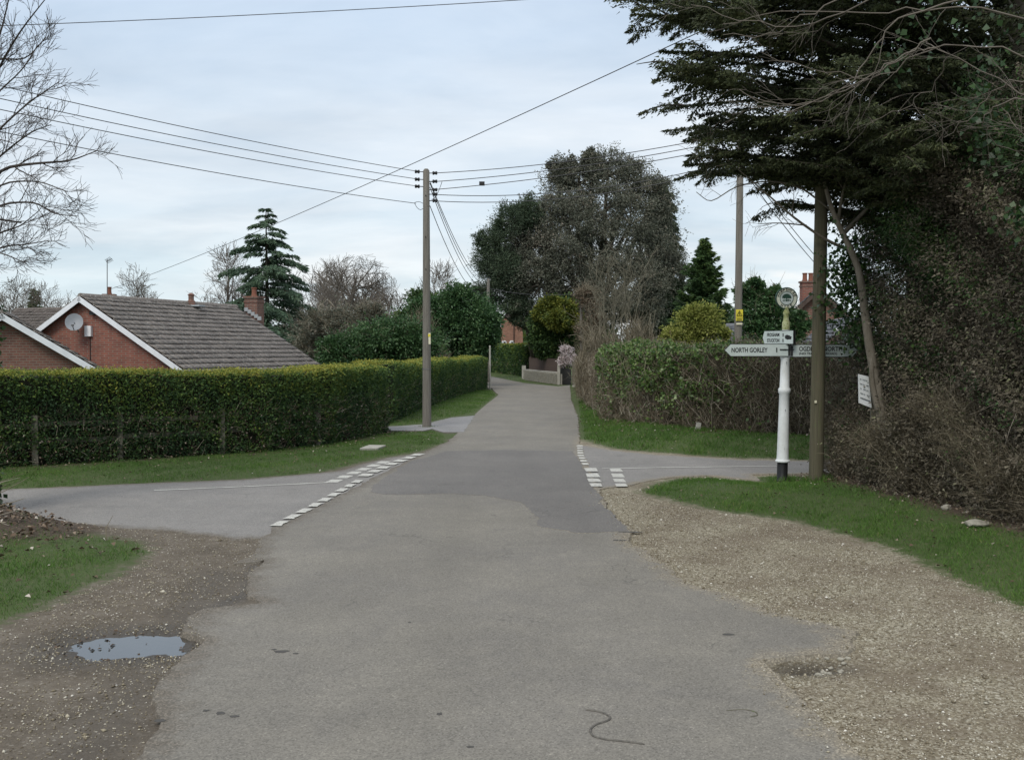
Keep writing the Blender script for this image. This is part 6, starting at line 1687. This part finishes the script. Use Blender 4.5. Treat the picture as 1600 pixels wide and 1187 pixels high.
# bare branches reaching in at the top right, ivy hanging among them
bt = thing('bare_tree', 'bare grey tree off the right edge whose curved branches cross the cypress', 'tree', (7.6, 9.6, 0))
MB().tube([(7.6, 9.6, -.1), (7.5, 9.6, 3), (7.3, 9.5, 6), (7.4, 9.5, 10)], [.28, .22, .17, .08], 12).build('trunk', M['bark_pale'], bt, smooth=True)
tw = []
prm = dict(n=(4, 2, 1), t0=.2, ang=(.25, .7), L=[.6, .35, .2], rr=.5, rmin=.0022, seg=[6, 5, 4], wig=.12, up=-.01)
for pix, r_ in (([(1720, 60), (1560, 20), (1440, 10), (1330, 22), (1220, 18), (1130, 38)], .016), ([(1720, 120), (1560, 70), (1450, 75), (1380, 120), (1290, 118), (1190, 82)], .014), ([(1500, 0), (1390, 30), (1370, 80), (1320, 140), (1240, 170), (1160, 145)], .016), ([(1720, 180), (1600, 150), (1460, 70), (1440, 70)], .014), ([(1460, 75), (1425, 80), (1380, 110), (1300, 150), (1215, 180), (1155, 140)], .014), ([(1455, 60), (1400, 92), (1340, 130), (1270, 160), (1170, 170)], .014), ([(1720, 180), (1620, 155), (1560, 160), (1530, 185), (1545, 215), (1600, 245)], .014), ([(1480, 90), (1465, 130), (1420, 160), (1360, 190)], .009), ([(1640, 115), (1560, 130), (1525, 175), (1475, 215)], .012), ([(1400, -20), (1300, 30), (1180, 45), (1080, 8)], .014), ([(1350, -20), (1270, 20), (1200, 60), (1130, 55)], .012), ([(1720, 300), (1640, 220), (1560, 190)], .014), ([(1720, 240), (1640, 230), (1600, 212), (1565, 168)], .012)):
    p = smooth(limb_px(pix, 9.8, 10.6)); p[1:-1] += rng.normal(size=(len(p) - 2, 3)) * .018; rad = np.linspace(r_ * .62, .0035, len(p)); tw.append((p, rad, 5)); limb_children(rng, p, rad, 0, prm, tw)
for k in range(6):
    grow(rng, np.array((7.4, 9.55, 5 + k * .8)), unit(np.array((math.cos(k * 2.1) + .6, math.sin(k * 2.1), .6))), 2.5, .06, 0, dict(prm, L=[1.3, .7, .4], n=(6, 4)), tw)
link('branches', tubes_mesh('branches', tw), M['bark_far'], bt)
c_ = np.array([P(px, py, 11.0) for px, py in ((1530, 130), (1525, 160), (1545, 205), (1550, 235), (1535, 185), (1440, 25), (1500, 20), (1560, 60), (1410, 90), (1585, 345), (1595, 330))])
n = 330
Pn = c_[rng.integers(0, len(c_), n)] + rng.normal(size=(n, 3)) * np.array((.13, .16, .13))
leaves('ivy', rng, Pn, rng.normal(size=(n, 3)) * .5 + np.array((-.2, -.3, -.8)), rng.uniform(.05, .10, n), M['ivy'], bt, .85, np.clip(rng.normal(.12, .12, n), 0, 1))

# two edge stones at the foot of the right hedge
for px, py, s_, lab in ((1478, 795, .055, 'small pale stone at the foot of the overgrown hedge'), (1525, 822, .115, 'flat broken slab at the foot of the overgrown hedge')):
    g_ = GT(px, py); bm = bmesh.new(); bmesh.ops.create_icosphere(bm, subdivisions=2, radius=1)
    for v_ in bm.verts:
        q_ = 1 + .3 * mnoise.noise(v_.co * 1.4 + Vector((px, 0, 0))); v_.co = Vector((v_.co.x * q_ * s_ * 1.2, v_.co.y * q_ * s_, v_.co.z * q_ * s_ * (.8 if s_ < .1 else .35)))
    m_ = bpy.data.meshes.new('stone'); bm.to_mesh(m_); bm.free()
    o = link('stone', m_, M['stone']); o.location = g_ + np.array((0, 0, s_ * .3)); tag(o, lab, 'stone')
